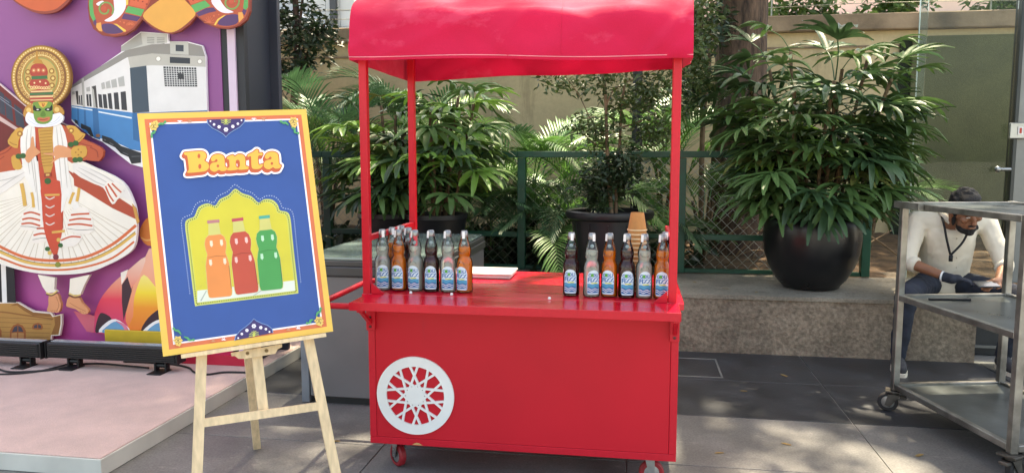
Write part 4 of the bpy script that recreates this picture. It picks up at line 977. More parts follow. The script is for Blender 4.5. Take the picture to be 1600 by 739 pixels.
# the word Banta: letter outlines -> distance field -> three printed layers (white, orange, yellow)
A.z(260, 170, 5.686)
LET_B = [(158, 396), (230, 388), (310, 384), (345, 400), (354, 434), (334, 466), (366, 488), (376, 524), (350, 556), (290, 566), (198, 574), (186, 562), (200, 546), (194, 480), (184, 424), (164, 416)]
LET_a = [(396, 446), (418, 420), (462, 410), (504, 426), (514, 462), (518, 516), (538, 532), (524, 554), (486, 558), (466, 546), (432, 564), (398, 554), (384, 524), (402, 490), (448, 478), (454, 460), (438, 452), (424, 470), (402, 470)]
LET_n = [(540, 436), (588, 416), (604, 432), (640, 410), (684, 420), (698, 456), (700, 510), (724, 522), (720, 540), (642, 546), (642, 526), (652, 514), (648, 468), (632, 458), (614, 470), (614, 516), (628, 528), (626, 546), (546, 552), (546, 532), (560, 520), (556, 462), (540, 452)]
LET_t = [(722, 416), (768, 392), (796, 370), (816, 378), (812, 400), (848, 398), (848, 420), (812, 424), (814, 492), (828, 506), (848, 496), (852, 514), (826, 536), (784, 540), (756, 524), (750, 430), (724, 434)]
LETS = [LET_B, LET_a, LET_n, LET_t, [(x + 478, y - 22) for x, y in LET_a]]
HOLES = [ell(288, 426, 14, 22, 16), ell(296, 518, 15, 24, 16), ell(456, 514, 13, 14, 14), ell(934, 492, 13, 14, 14)]
gx, gy = np.meshgrid(np.arange(80, 1075, 4.0), np.arange(335, 650, 4.0))
def poly_sdf(pts):
    P = np.array(pts); d_ = np.full(gx.shape, 1e9); inside = np.zeros(gx.shape, bool)
    for i in range(len(P)):
        a, c = P[i], P[(i + 1) % len(P)]; e = c - a; wx, wy = gx - a[0], gy - a[1]
        t = np.clip((wx * e[0] + wy * e[1]) / (e @ e), 0, 1); d_ = np.minimum(d_, np.hypot(wx - e[0] * t, wy - e[1] * t))
        cond = ((a[1] > gy) != (c[1] > gy)); xi = a[0] + (gy - a[1]) / (c[1] - a[1] if c[1] != a[1] else 1e-9) * e[0]; inside ^= cond & (gx < xi)
    return np.where(inside, -d_, d_)
sd_l = np.minimum.reduce([poly_sdf(smooth_closed(l, 3)) for l in LETS]); sd_h = np.minimum.reduce([poly_sdf(h) for h in HOLES])
yel = np.maximum(sd_l, -sd_h)
def shifted(dx, dy):
    return np.roll(np.roll(sd_l, int(dy / 4), 0), int(dx / 4), 1)
out = np.minimum.reduce([shifted(-k * 4, k * 8) for k in range(4)])
def field_mesh(F, iso, h, name, col):
    """filled marching squares"""
    V = F - iso; mb = MB(); H_, W_ = V.shape; vid = {}; vs = []; fs = []
    def vert(key, x, y):
        if key not in vid:
            q = A.px((x, y)); vid[key] = len(vs); vs.append(SP.p3(q[0], q[1], h))
        return vid[key]
    for j in range(H_ - 1):
        for i in range(W_ - 1):
            c = [(j, i), (j, i + 1), (j + 1, i + 1), (j + 1, i)]; val = [V[p] for p in c]
            if min(val) > 0: continue
            poly = []
            for k in range(4):
                a, bq = c[k], c[(k + 1) % 4]; va, vb = val[k], val[(k + 1) % 4]
                if va <= 0: poly.append(vert(a, gx[a], gy[a]))
                if (va <= 0) != (vb <= 0):
                    t = va / (va - vb); key = (min(a, bq), max(a, bq)); poly.append(vert(key, gx[a] + (gx[bq] - gx[a]) * t, gy[a] + (gy[bq] - gy[a]) * t))
            if len(poly) > 2: fs.append(tuple(poly[::-1]))
    mb.add(vs, fs); return mb.build(name, printed(name, *col), sign)
hz = A.base + A.lv * A.step
lw = field_mesh(out, 25, hz + 0.0001, 'lettering_outline', (240, 238, 244))
field_mesh(out, 9, hz + 0.0002, 'lettering_shadow', (212, 92, 52))
field_mesh(yel, 1.0, hz + 0.0003, 'lettering', (242, 186, 70))
# ------------------------------------------------------------------ printed stage backdrop
def gradient(name, stops, axis=2, lo=0.0, hi=1.0, rough=0.55):
    """printed colour blend along an object axis"""
    if name in MATS: return MATS[name]
    m = bpy.data.materials.new(name); m.use_nodes = True; MATS[name] = m; n = m.node_tree; b = n.nodes['Principled BSDF']; b.inputs['Roughness'].default_value = rough
    tc = n.nodes.new('ShaderNodeTexCoord'); sp = n.nodes.new('ShaderNodeSeparateXYZ'); mr = n.nodes.new('ShaderNodeMapRange'); rp = n.nodes.new('ShaderNodeValToRGB')
    n.links.new(tc.outputs['Generated'], sp.inputs[0]); n.links.new(sp.outputs[axis], mr.inputs['Value']); mr.inputs['From Min'].default_value = lo; mr.inputs['From Max'].default_value = hi
    n.links.new(mr.outputs[0], rp.inputs[0]); el = rp.color_ramp.elements
    while len(el) < len(stops): el.new(0.5)
    for e, (p, c) in zip(el, stops): e.position = p; e.color = rgb(*c)
    n.links.new(rp.outputs[0], b.inputs['Base Color']); return m
BYP = 4.42
bd = thing('stage_backdrop', (-4.0, BYP + 0.05, 0.091), 'purple printed stage backdrop panel with pale trim strip', 'backdrop')
mb = MB(); mb.box(-8.0, -2.52, BYP, BYP + 0.05, 0.16, 4.2); mb.build('purple_panel', gradient('backdrop_purple', [(0, (196, 76, 148)), (0.10, (176, 80, 146)), (0.30, (140, 78, 136)), (1, (146, 84, 140))]), bd)
mb = MB(); mb.box(-8.0, -2.36, BYP - 0.08, BYP + 0.048, 0.092, 0.158); mb.build('red_plinth', mat('red_laminate', rgb(196, 32, 62), 0.4, var=0.06), bd)
mb = MB(); mb.box(-2.5195, -2.475, BYP + 0.006, BYP + 0.05, 0.16, 4.2); mb.build('black_strip', mat('black_board', rgb(34, 36, 42), 0.55, var=0.1), bd)
mb = MB(); mb.box(-2.4745, -2.425, BYP - 0.004, BYP + 0.05, 0.16, 4.2); mb.build('pale_strip', mat('pale_lilac_strip', rgb(210, 190, 210), 0.5, var=0.04), bd)
mb = MB(); mb.box(-2.4245, -2.372, BYP + 0.01, BYP + 0.05, 0.16, 4.2); mb.build('black_strip', MATS['black_board'], bd)
mb = MB(); mb.box(-2.62, -2.312, 4.76, 4.80, 0.092, 4.2, bev=0.005); mb.box(-2.60, -2.372, 4.471, 4.759, 0.092, 4.2)
tag(mb.build('black_wing', mat('navy_black_panel', rgb(42, 46, 56), 0.5, var=0.08, vscale=2)), 'tall dark navy wing panel closing the backdrop\'s side', 'panel')

# --- tram cutout -------------------------------------------------------------
TP = Plane((0, BYP - 0.022, 0), (1, 0, 0), (0, 0, 1), (0, -1, 0))
tram = thing('tram_cutout', (-3.1, BYP - 0.02, 0.16), 'flat cutout of a white and blue tram on the purple backdrop', 'cutout')
T = Art(TP, tram, base=0.0, step=0.00012).z(100, 40, 3.358)
bk_ = T.shape('backing', (238, 234, 238), [(36, 322), (96, 282), (300, 140), (300, 108), (402, 34), (545, 44), (548, 84), (652, 86), (726, 106), (744, 164), (752, 470), (600, 600), (470, 760), (352, 728), (200, 610), (150, 590), (60, 520), (40, 500)], thick=0.018)
T.shape('roof', (146, 142, 136), [(38, 318), (96, 276), (330, 128), (462, 100), (556, 96), (652, 92), (724, 110), (742, 165), (462, 148), (332, 168), (96, 302), (40, 330)])
T.shape('roof_unit', (196, 196, 190), [(300, 138), (300, 112), (404, 38), (540, 46), (542, 92), (462, 100), (330, 130)])
T.shape('roof_unit', (168, 168, 164), [[(300, 138), (300, 112), (404, 40), (412, 100), (330, 132)]])
T.shape('vent_slat', (146, 146, 140), [[(436, 62 + i * 9), (474, 64 + i * 9), (474, 68 + i * 9), (436, 66 + i * 9)] for i in range(4)] + [[(488, 64 + i * 9), (528, 66 + i * 9), (528, 70 + i * 9), (488, 68 + i * 9)] for i in range(4)])
T.shape('destination_box', (190, 190, 182), [(556, 84), (652, 88), (654, 156), (558, 150)])
T.shape('destination_box', (66, 74, 84), [(586, 102), (628, 104), (628, 138), (586, 136)])
T.shape('front_band', (186, 182, 172), [(334, 168), (462, 148), (742, 166), (744, 218), (462, 210), (344, 224)])
T.shape('side_wall', (226, 222, 220), [(40, 330), (96, 300), (336, 168), (348, 226), (360, 456), (190, 436), (40, 420)])
T.shape('front_wall', (222, 220, 218), [(434, 212), (464, 210), (742, 218), (752, 448), (446, 452)])
T.shape('corner_panel', (66, 82, 96), [(346, 224), (432, 212), (448, 454), (360, 460)])
T.shape('blue_side', (52, 128, 192), [(40, 420), (190, 438), (360, 458), (400, 462), (404, 660), (352, 650), (250, 602), (170, 590), (110, 560), (40, 490)])
T.shape('blue_side', (40, 104, 160), [[(360, 460), (752, 446), (754, 470), (400, 474), (398, 612), (364, 600)], [(150, 432), (178, 436), (190, 600), (158, 590)], [(70, 424), (78, 425), (82, 535), (72, 520)], [(104, 428), (114, 430), (120, 560), (108, 540)]])
T.shape('side_line', (216, 228, 236), [[(42, 424), (150, 442), (150, 448), (42, 430)], [(182, 450), (356, 482), (356, 490), (182, 457)]])
T.shape('number_plate', (56, 62, 70), [(556, 166), (662, 172), (662, 202), (556, 198)])
T.shape('headlamp', (236, 234, 226), [ell(496, 176, 13, 13, 16), ell(713, 190, 12, 12, 16)])
T.shape('headlamp_rim', (160, 150, 140), [stroke(ell(496, 176, 13, 13, 14) + [(509, 176)], 3, 1), stroke(ell(713, 190, 12, 12, 14) + [(725, 190)], 3, 1)])
T.shape('grille', (64, 66, 70), [(522, 216), (694, 222), (700, 322), (530, 320)])
T.shape('grille_bar', (214, 214, 212), [[(522 + i * 13.2, 216 + i * .4), (525 + i * 13.2, 216 + i * .4), (532.5 + i * 13, 320), (529.5 + i * 13, 320)] for i in range(1, 13)])
T.shape('grille_bar', (214, 214, 212), [[(523 + i, 216 + i * 11.5), (695 + i * .6, 222 + i * 11), (695 + i * .6, 225 + i * 11), (523 + i, 219 + i * 11.5)] for i in range(1, 9)])
T.shape('grille', (58, 60, 64), [(598, 252), (630, 254), (632, 282), (600, 282)])
T.shape('window_pane', (60, 60, 66), [[(180, 360), (198, 364), (204, 434), (186, 430)], [(204, 362), (222, 362), (230, 436), (210, 434)], [(230, 358), (248, 356), (256, 440), (238, 437)], [(262, 354), (284, 352), (292, 442), (268, 440)], [(298, 350), (324, 346), (332, 446), (304, 443)], [(118, 362), (128, 362), (132, 424), (122, 422)], [(132, 362), (142, 362), (146, 426), (136, 424)], [(78, 368), (84, 368), (88, 418), (82, 416)], [(90, 366), (95, 366), (98, 420), (92, 418)]])
T.shape('window_pane', (176, 174, 170), [[(196, 304), (212, 298), (218, 332), (200, 336)], [(220, 298), (240, 290), (246, 328), (224, 332)], [(248, 288), (274, 280), (280, 324), (254, 328)], [(284, 276), (314, 266), (320, 318), (290, 322)], [(118, 328), (136, 322), (138, 346), (120, 348)], [(44, 350), (56, 346), (58, 362), (46, 364)]])
T.shape('doorway', (74, 70, 70), [[(146, 322), (168, 316), (178, 434), (170, 432), (158, 338)], [(62, 346), (74, 344), (78, 416), (70, 414)]])
T.shape('door_leaf', (178, 176, 170), [[(146, 322), (158, 338), (168, 432), (156, 430)], [(94, 282), (104, 276), (112, 430), (100, 428)]])
T.shape('bogie', (44, 46, 50), [[(200, 576), (250, 592), (300, 632), (352, 650), (404, 668), (404, 720), (356, 726), (340, 690), (300, 672), (270, 640), (204, 608)], [(90, 514), (140, 536), (158, 586), (140, 580), (118, 548), (92, 540)], [(56, 492), (72, 500), (76, 520), (60, 512)]])
T.shape('bogie', (90, 92, 96), [[(210, 596), (222, 600), (222, 606), (210, 602)], [(240, 612), (262, 624), (260, 632), (240, 620)], [(356, 686), (400, 684), (400, 688), (356, 690)], [(310, 664), (340, 676), (338, 680), (310, 668)]])
T.shape('step', (150, 100, 70), ell(180, 578, 12, 9, 10))

# --- hanging paisley motif at the top -------------------------------------------
MP = Plane((0, BYP - 0.10, 0), (1, 0, 0), (0, 0, 1), (0, -1, 0))
mot = thing('paisley_cutout', (-2.8, BYP - 0.08, 2.2), 'colourful paisley cutout with yellow leaf hung over the tram', 'cutout')
Q = Art(MP, mot, base=0.0, step=0.00012).z(130, 0, 5.0)
Q.shape('backing', (150, 62, 48), [(40, -60), (36, 70), (48, 160), (80, 230), (150, 280), (238, 292), (330, 276), (400, 232), (460, 156), (540, 220), (620, 258), (690, 268), (760, 248), (830, 196), (884, 130), (950, 186), (1040, 222), (1140, 230), (1220, 204), (1276, 160), (1304, 90), (1306, 0), (1300, -60), (660, -300)], thick=0.02)
Q.shape('yellow_leaf', (234, 164, 72), smooth_closed([(466, 128), (520, 60), (600, 0), (660, -60), (740, -40), (810, 20), (878, 104), (840, 160), (760, 226), (690, 256), (620, 244), (530, 194)], 3))
Q.shape('paisley_body', (192, 84, 56), smooth_closed([(60, -40), (56, 90), (90, 190), (160, 250), (240, 276), (330, 256), (400, 210), (450, 140), (500, 60), (520, -40), (300, -80)], 3))
Q.shape('paisley_body', (192, 84, 56), smooth_closed([(800, -40), (850, 40), (892, 120), (970, 180), (1060, 212), (1150, 214), (1230, 180), (1280, 110), (1292, 20), (1280, -60), (1000, -90)], 3))
Q.shape('paisley_band', (84, 172, 92), [[(50, -40), (80, -40), (76, 40), (84, 110), (100, 158), (80, 172), (54, 120), (46, 40)], [(352, 50), (478, 78), (452, 130), (326, 98)], [(842, 46), (950, 6), (996, 50), (940, 72), (876, 102)], [(1252, -40), (1288, -40), (1288, 60), (1270, 82), (1250, 66), (1256, 10)]])
Q.shape('paisley_band', (92, 60, 106), [[(320, 108), (450, 136), (420, 170), (300, 150)], smooth_closed([(146, 196), (200, 186), (250, 200), (290, 226), (312, 252), (250, 268), (180, 262), (150, 236)], 3), [(884, 106), (960, 66), (1020, 62), (1042, 90), (980, 104), (904, 132)], smooth_closed([(1052, 190), (1090, 136), (1150, 116), (1206, 118), (1216, 150), (1196, 190), (1120, 206)], 3), [(82, 164), (100, 154), (106, 190), (96, 204), (80, 186)], [(1252, 72), (1278, 84), (1262, 124), (1240, 100)]])
Q.shape('paisley_band', (238, 162, 76), [[(104, 186), (138, 178), (150, 250), (124, 244), (102, 216)], [(1212, 100), (1244, 98), (1254, 140), (1218, 180), (1212, 140)]])
Q.shape('paisley_band', (242, 196, 80), [[(236, 188), (262, 190), (336, 240), (330, 252), (316, 250), (266, 206)], [(1100, 122), (1114, 122), (1060, 160), (1036, 200), (1022, 198), (1050, 152)], [(322, -30), (352, -30), (352, 40), (336, 46), (318, 10)]])
Q.shape('paisley_white', (232, 220, 232), smooth_closed([(240, -40), (320, -30), (334, 50), (306, 110), (262, 152), (214, 172), (166, 164), (220, 130), (244, 80)], 3)); 
Q.shape('paisley_white', (232, 220, 232), [smooth_closed([(1000, 10), (1050, -40), (1080, 20), (1120, 70), (1176, 98), (1110, 106), (1050, 80)], 3), smooth_closed([(104, 30), (150, 8), (164, 28), (134, 48), (112, 46)], 3)])
def spiral(cx, cy, r0, r1, turns, sg, n=26): return [(cx + (r0 + (r1 - r0) * i / n) * math.cos(sg * 2 * math.pi * turns * i / n), cy + (r0 + (r1 - r0) * i / n) * math.sin(sg * 2 * math.pi * turns * i / n)) for i in range(n + 1)]
Q.shape('paisley_spiral', (120, 160, 84), [stroke(spiral(172, 76, 26, 66, 1.1, 1), 13, 2), stroke(spiral(1156, 20, 26, 66, 1.1, -1), 13, 2)])
Q.shape('paisley_spiral', (206, 86, 60), [ell(162, 72, 22, 24, 14), ell(1160, 10, 24, 24, 14)])
Q.shape('paisley_petal', (222, 110, 72), [stroke([(370 + 4 * math.cos(a), 198 + 4 * math.sin(a)), (370 + 34 * math.cos(a), 198 + 26 * math.sin(a))], 5) for a in [math.pi * (1 + i / 7) for i in range(8)]] + [stroke([(985, 180), (985 + 40 * math.cos(a), 180 + 50 * math.sin(a))], 5) for a in [math.pi * (1 + i / 7) for i in range(8)]] + [ell(320, 180, 8, 8, 8), ell(290, 172, 6, 6, 8), ell(1022, 128, 8, 8, 8), ell(1060, 118, 6, 6, 8)])
Q.shape('paisley_band', (222, 96, 62), [[(380, -30), (530, -30), (482, 72), (360, 44)], [(806, -30), (960, -30), (946, 2), (842, 42)]])
Q.shape('paisley_petal', (170, 62, 48), [ell(430, 10, 7, 7, 8), ell(466, 16, 7, 7, 8), ell(496, 36, 7, 7, 8), ell(400, 4, 6, 6, 8), ell(812, 10, 7, 7, 8), ell(860, 6, 7, 7, 8)])
# orange pot shape cut by the frame
pot_ = thing('orange_cutout', (-3.9, BYP - 0.06, 2.2), 'rounded orange cutout hung high on the purple backdrop', 'cutout')
Q2 = Art(Plane((0, BYP - 0.07, 0), (1, 0, 0), (0, 0, 1), (0, -1, 0)), pot_, 0, 0.00012).z(0, 0, 2.463)
Q2.shape('backing', (150, 62, 48), smooth_closed([(40, -10), (90, 30), (150, 54), (210, 50), (250, 24), (275, -10), (280, -80), (150, -120), (30, -80)], 3), thick=0.018)
Q2.shape('orange_face', (214, 94, 54), smooth_closed([(46, -12), (96, 26), (152, 44), (206, 40), (244, 14), (268, -16), (270, -80), (150, -110), (36, -80)], 3))

# --- red train cutout behind the dancer ---------------------------------------
rt_ = thing('red_train_cutout', (-3.9, BYP - 0.02, 0.16), 'dark red train cutout slanting behind the dancer figure', 'cutout')
T2 = Art(TP, rt_, 0.0, 0.00012).z(0, 60, 4.106)
T2.shape('backing', (226, 196, 196), [(-300, 100), (0, 292), (175, 440), (430, 556), (432, 640), (200, 900), (-300, 900)], thick=0.014)
T2.shape('red_side', (120, 36, 36), [(-300, 108), (0, 302), (172, 446), (424, 560), (428, 640), (196, 900), (-300, 900)])
T2.shape('train_window', (58, 62, 78), [[(-120, 250), (-20, 326), (-14, 470), (-120, 400)], [(0, 340), (26, 360), (36, 500), (0, 480)], [(30, 370), (72, 402), (88, 540), (42, 510)], [(90, 420), (142, 460), (160, 580), (104, 556)]])
T2.shape('train_stripe', (206, 172, 168), [[(-300, 330), (0, 500), (120, 580), (112, 596), (0, 530), (-300, 360)]])
T2.shape('train_line', (130, 134, 150), [[(0, 385), (160, 500), (160, 505), (0, 391)], [(0, 372), (60, 412), (60, 416), (0, 377)]])

# --- lotus cutout ------------------------------------------------------------
lot = thing('lotus_cutout', (-2.95, BYP - 0.04, 0.16), 'pink and yellow lotus cutout standing behind the stage light', 'cutout')
LP_ = Plane((0, BYP - 0.045, 0), (1, 0, 0), (0, 0, 1), (0, -1, 0)); Lo = Art(LP_, lot, 0.0, 0.00012).z(0, 370, 3.212)
g_pink = gradient('petal_pink', [(0, (206, 60, 110)), (0.45, (232, 62, 84)), (0.62, (236, 140, 116)), (1, (244, 206, 186))])
g_yel = gradient('petal_yellow', [(0, (236, 120, 50)), (0.45, (244, 150, 44)), (0.7, (246, 214, 60)), (1, (246, 226, 130))])
g_or = gradient('petal_orange', [(0, (240, 120, 60)), (0.5, (244, 160, 120)), (1, (240, 180, 160))])
Lo.shape('petal', g_or, [(616, 420), (650, 300), (680, 210), (720, 120), (748, 60), (840, 40), (900, 300), (840, 480), (640, 480)], thick=0.016)
Lo.shape('petal', g_pink, smooth_closed([(470, 480), (470, 410), (500, 320), (560, 240), (640, 170), (730, 100), (700, 200), (650, 280), (630, 420), (650, 480)], 3))
Lo.shape('petal', (70, 42, 52), [(612, 240), (640, 200), (662, 270), (640, 350), (620, 420), (612, 330)])
Lo.shape('petal', (250, 236, 220), [(606, 180), (642, 164), (630, 206), (610, 240)])
Lo.shape('petal', g_yel, smooth_closed([(650, 480), (668, 400), (672, 320), (690, 250), (722, 190), (780, 250), (850, 340), (880, 420), (860, 480)], 3))
Lo.shape('petal', (226, 96, 116), [(370, 372), (430, 384), (476, 396), (470, 480), (436, 474), (400, 420)])
Lo.shape('petal', (64, 40, 50), [smooth_closed([(478, 474), (490, 410), (512, 380), (560, 410), (520, 440), (500, 476)], 3), smooth_closed([(704, 484), (720, 440), (760, 390), (830, 350), (840, 420), (760, 440), (720, 484)], 3)])
Lo.shape('petal', (244, 236, 236), [smooth_closed([(496, 478), (530, 432), (580, 412), (640, 450), (650, 480), (590, 470)], 3), smooth_closed([(718, 484), (750, 440), (800, 414), (850, 420), (850, 484)], 3)])
Lo.shape('petal', (96, 160, 204), [smooth_closed([(514, 480), (548, 440), (584, 424), (620, 446), (636, 480)], 3), smooth_closed([(738, 484), (766, 446), (810, 428), (856, 440), (856, 484)], 3)])
Lo.shape('petal', (232, 120, 150), [smooth_closed([(580, 420), (630, 440), (650, 480), (634, 480), (614, 446)], 3)])
# the round orange fruit behind the sign edge
Lo.z(0, 160, 2.842); Lo.shape('orange_bud', (226, 120, 50), smooth_closed([(620, 590), (630, 545), (660, 510), (700, 520), (700, 620), (655, 635)], 3)); Lo.shape('orange_bud', (240, 170, 90), stroke([(628, 600), (650, 612), (690, 606)], 7))

# --- wooden ship cutout and black-white mast -------------------------------------
shp = thing('ship_cutout', (-3.75, BYP - 0.06, 0.16), 'brown wooden ship hull cutout with arched windows', 'cutout')
SP_ = Plane((0, BYP - 0.062, 0), (1, 0, 0), (0, 0, 1), (0, -1, 0)); Sh = Art(SP_, shp, 0.0, 0.00012).z(0, 370, 3.212)
Sh.shape('backing', (232, 214, 196), [(-200, 322), (0, 328), (90, 328), (130, 352), (170, 372), (258, 380), (270, 396), (310, 386), (310, 440), (300, 494), (260, 496), (250, 620), (-200, 620)], thick=0.016)
Sh.shape('hull', (190, 132, 62), [(-200, 330), (0, 334), (86, 332), (126, 356), (168, 378), (252, 386), (264, 402), (304, 392), (304, 440), (294, 490), (256, 492), (240, 610), (-200, 610)])
Sh.shape('hull_edge', (150, 92, 40), [[(50, 346), (86, 330), (126, 354), (168, 378), (252, 386), (262, 402), (164, 394), (120, 370), (86, 344)], [(272, 402), (304, 394), (302, 440), (292, 488), (258, 488), (276, 440)], stroke([(-200, 372), (0, 376), (120, 392), (268, 412)], 7)])
Sh.shape('plank_line', (146, 96, 48), [stroke([(-200, 400 + 24 * i), (0, 404 + 24 * i), (262 - 4 * i, 416 + 22 * i)], 2.4) for i in range(5)])
Sh.shape('window_frame', (166, 86, 40), [[(50, 540), (50, 470), (66, 444), (90, 434), (114, 444), (130, 470), (130, 540)], smooth_closed([(164, 462), (166, 440), (190, 430), (212, 440), (212, 464)], 2), [(-30, 500), (-30, 440), (-6, 446), (8, 470), (8, 500)]])
Sh.shape('window_pane', (70, 62, 72), [[(60, 478), (72, 452), (88, 444), (88, 474)], [(92, 444), (108, 454), (118, 476), (92, 474)], [(170, 458), (172, 444), (186, 438), (188, 456)], [(192, 438), (206, 444), (206, 458), (192, 457)]])
Sh.shape('door_leaf', (196, 130, 70), [[(58, 482), (86, 480), (86, 540), (58, 540)], [(92, 480), (120, 482), (120, 540), (92, 540)]])
Sh.z(0, 370, 3.212); Sh.shape('mast', (28, 28, 34), [(-60, 110), (70, 130), (80, 330), (-60, 326)]); Sh.shape('mast', (232, 226, 220), [(4, 110), (28, 112), (36, 330), (12, 330)])

# --- dancer cutout --------------------------------------------------------------
dan = thing('dancer_cutout', (-3.55, BYP - 0.10, 0.5), 'cutout of a classical dancer with green face, gold headdress and wide skirt', 'cutout')
DP = Plane((0, BYP - 0.105, 0), (1, 0, 0), (0, 0, 1), (0, -1, 0)); D = Art(DP, dan, 0.0, 0.00012)
WH = (232, 222, 210)
# whole-figure backing with white cut edge
D.z(0, 160, 2.842)
skirt_o = [(-180, 430), (-120, 330), (0, 300), (100, 270), (330, 260), (420, 290), (540, 350), (588, 430), (606, 500), (606, 590), (590, 650), (540, 690), (470, 725), (400, 752), (300, 764), (180, 760), (60, 736), (-60, 690), (-160, 600)]
D.shape('backing', (240, 234, 228), smooth_closed(skirt_o, 3), thick=0.02)
D.shape('skirt', (238, 229, 214), smooth_closed([(x * 0.992 + 2, y - 3) for x, y in skirt_o], 3))
plt = []
for k in range(34):
    a = math.pi * (0.06 + 0.88 * k / 33); ex_, ey_ = 235 - 400 * math.cos(a), 420 + 305 * math.sin(a)
    sx_, sy_ = 235 - 130 * math.cos(a), 400 + 90 * math.sin(a)
    if ex_ < 590: plt.append(stroke([(sx_, sy_), ((sx_ + ex_) / 2 + 6 * math.sin(k * 2.1), (sy_ + ey_) / 2), (ex_, ey_)], lambda t: 1.5 + 3.2 * t))
D.shape('skirt_pleat', (208, 193, 172), plt)
D.shape('skirt_stripe', (226, 104, 56), [stroke([(-140, 560), (0, 640), (120, 690), (250, 702), (380, 686), (500, 630), (604, 546)], 13), stroke([(-140, 640), (0, 690), (120, 732), (250, 744), (380, 730), (500, 690), (596, 618)], 9)])
D.shape('skirt_stripe', (228, 176, 80), [stroke([(-140, 600), (0, 664), (120, 710), (250, 724), (380, 708), (500, 656), (602, 580)], 12)])
D.shape('skirt_stripe', (110, 84, 60), [stroke([(-140, 592), (0, 656), (120, 702), (250, 716), (380, 700), (500, 648), (602, 572)], 2.5)])
D.z(0, 370, 3.212)
D.shape('leg', (240, 226, 206), [[(190, 190), (276, 206), (272, 262), (288, 276), (236, 282), (214, 250)], [(352, 210), (450, 190), (424, 240), (404, 290), (346, 288), (350, 250)]], thick=0.02)
D.shape('foot', (226, 146, 96), [smooth_closed([(246, 290), (288, 286), (300, 320), (306, 340), (296, 378), (270, 378), (236, 372), (244, 340)], 2), smooth_closed([(346, 300), (396, 304), (410, 330), (442, 364), (440, 384), (412, 386), (380, 362), (336, 350), (334, 334)], 2)], thick=0.02)
D.shape('anklet', (110, 70, 40), [stroke([(232, 288), (260, 294), (288, 278)], 6), stroke([(344, 290), (372, 304), (404, 300)], 6)])
D.shape('anklet', (232, 196, 110), [stroke([(232, 280), (260, 287), (288, 270)], 7), stroke([(346, 282), (374, 294), (406, 290)], 7)])
D.shape('foot_line', (186, 106, 66), [stroke([(282, 300), (296, 340), (284, 374)], 2.4), stroke([(350, 330), (386, 352), (430, 372)], 2.4)] + [stroke([(256 + 8 * i, 366), (258 + 8 * i, 376)], 2) for i in range(4)] + [stroke([(404 + 9 * i, 370 + 3 * i), (402 + 9 * i, 382)], 2) for i in range(4)])
# jacket, arms, shawl
D.z(0, 160, 2.842)
D.shape('red_skirt_panel', (190, 70, 44), [[(-40, 370), (60, 326), (80, 350), (-40, 400)], [(300, 300), (350, 330), (480, 392), (600, 470), (606, 520), (500, 470), (360, 384)], [(326, 310), (380, 350), (470, 380), (480, 440), (330, 370)]])
D.shape('jacket', (196, 82, 48), smooth_closed([(88, 120), (60, 180), (20, 210), (-40, 250), (-40, 310), (60, 306), (110, 260), (130, 200), (150, 120)], 2), thick=0.02)
D.shape('jacket', (196, 82, 48), smooth_closed([(286, 104), (340, 150), (420, 186), (460, 216), (440, 262), (380, 256), (320, 270), (290, 240), (260, 180), (262, 110)], 2), thick=0.02)
D.shape('sleeve_fold', (160, 56, 36), [stroke([(60, 190), (30, 220), (-10, 236)], 5), stroke([(400, 200), (430, 216), (436, 244)], 5), stroke([(330, 170), (370, 186), (410, 196)], 4), stroke([(20, 240), (-10, 262), (-30, 290)], 4)])
D.shape('tunic', (202, 70, 42), [(150, 100), (262, 96), (270, 250), (282, 420), (280, 560), (240, 600), (196, 560), (186, 420), (170, 260)])
D.shape('tunic_front', (206, 152, 62), [(170, 118), (236, 108), (236, 280), (226, 312), (198, 314), (186, 260)])
D.shape('tunic_trim', (168, 108, 40), [[(176 + 3 * (i % 2), 128 + 14 * i), (232, 124 + 14 * i), (232, 127 + 14 * i), (176 + 3 * (i % 2), 131 + 14 * i)] for i in range(12)])
sh_f = [[(112, 112), (150, 96), (158, 150), (160, 240), (178, 340), (190, 540), (166, 500), (140, 380), (110, 330), (96, 240), (92, 160)], [(238, 96), (276, 104), (300, 180), (300, 260), (320, 380), (356, 470), (330, 480), (300, 420), (282, 480), (264, 480), (256, 360), (240, 240)]]
D.shape('shawl', (234, 228, 220), [smooth_closed(p, 2) for p in sh_f])
D.shape('shawl', (230, 222, 214), [smooth_closed([(-60, 330), (0, 312), (100, 300), (110, 330), (60, 370), (0, 410), (-60, 430)], 2), smooth_closed([(330, 270), (400, 292), (480, 330), (560, 370), (586, 440), (540, 420), (500, 440), (460, 380), (380, 340), (330, 310)], 2)])
D.shape('shawl_fold', (196, 188, 180), [stroke(p, lambda t: 1.5 + 3.5 * math.sin(math.pi * t)) for p in ([(124, 120), (118, 200), (134, 320)], [(140, 110), (138, 220), (160, 400)], [(150, 240), (164, 380), (176, 500)], [(252, 110), (262, 220), (276, 380)], [(268, 110), (284, 220), (300, 380)], [(110, 310), (60, 340), (0, 380)], [(100, 318), (40, 340), (-20, 352)], [(350, 290), (430, 330), (500, 370)], [(340, 300), (420, 350), (470, 370)], [(400, 296), (480, 336), (556, 396)])])
tas = [smooth_closed([(112, 476), (176, 480), (180, 560), (140, 570), (90, 556)], 2), smooth_closed([(176, 540), (240, 556), (236, 600), (180, 624), (142, 616)], 2), smooth_closed([(320, 480), (390, 470), (418, 570), (360, 586), (300, 560)], 2), smooth_closed([(270, 600), (340, 584), (366, 600), (330, 640), (276, 636)], 2), smooth_closed([(490, 350), (556, 374), (540, 400), (510, 450), (490, 440), (466, 372)], 2)]
D.shape('shawl_end', (236, 226, 214), tas)
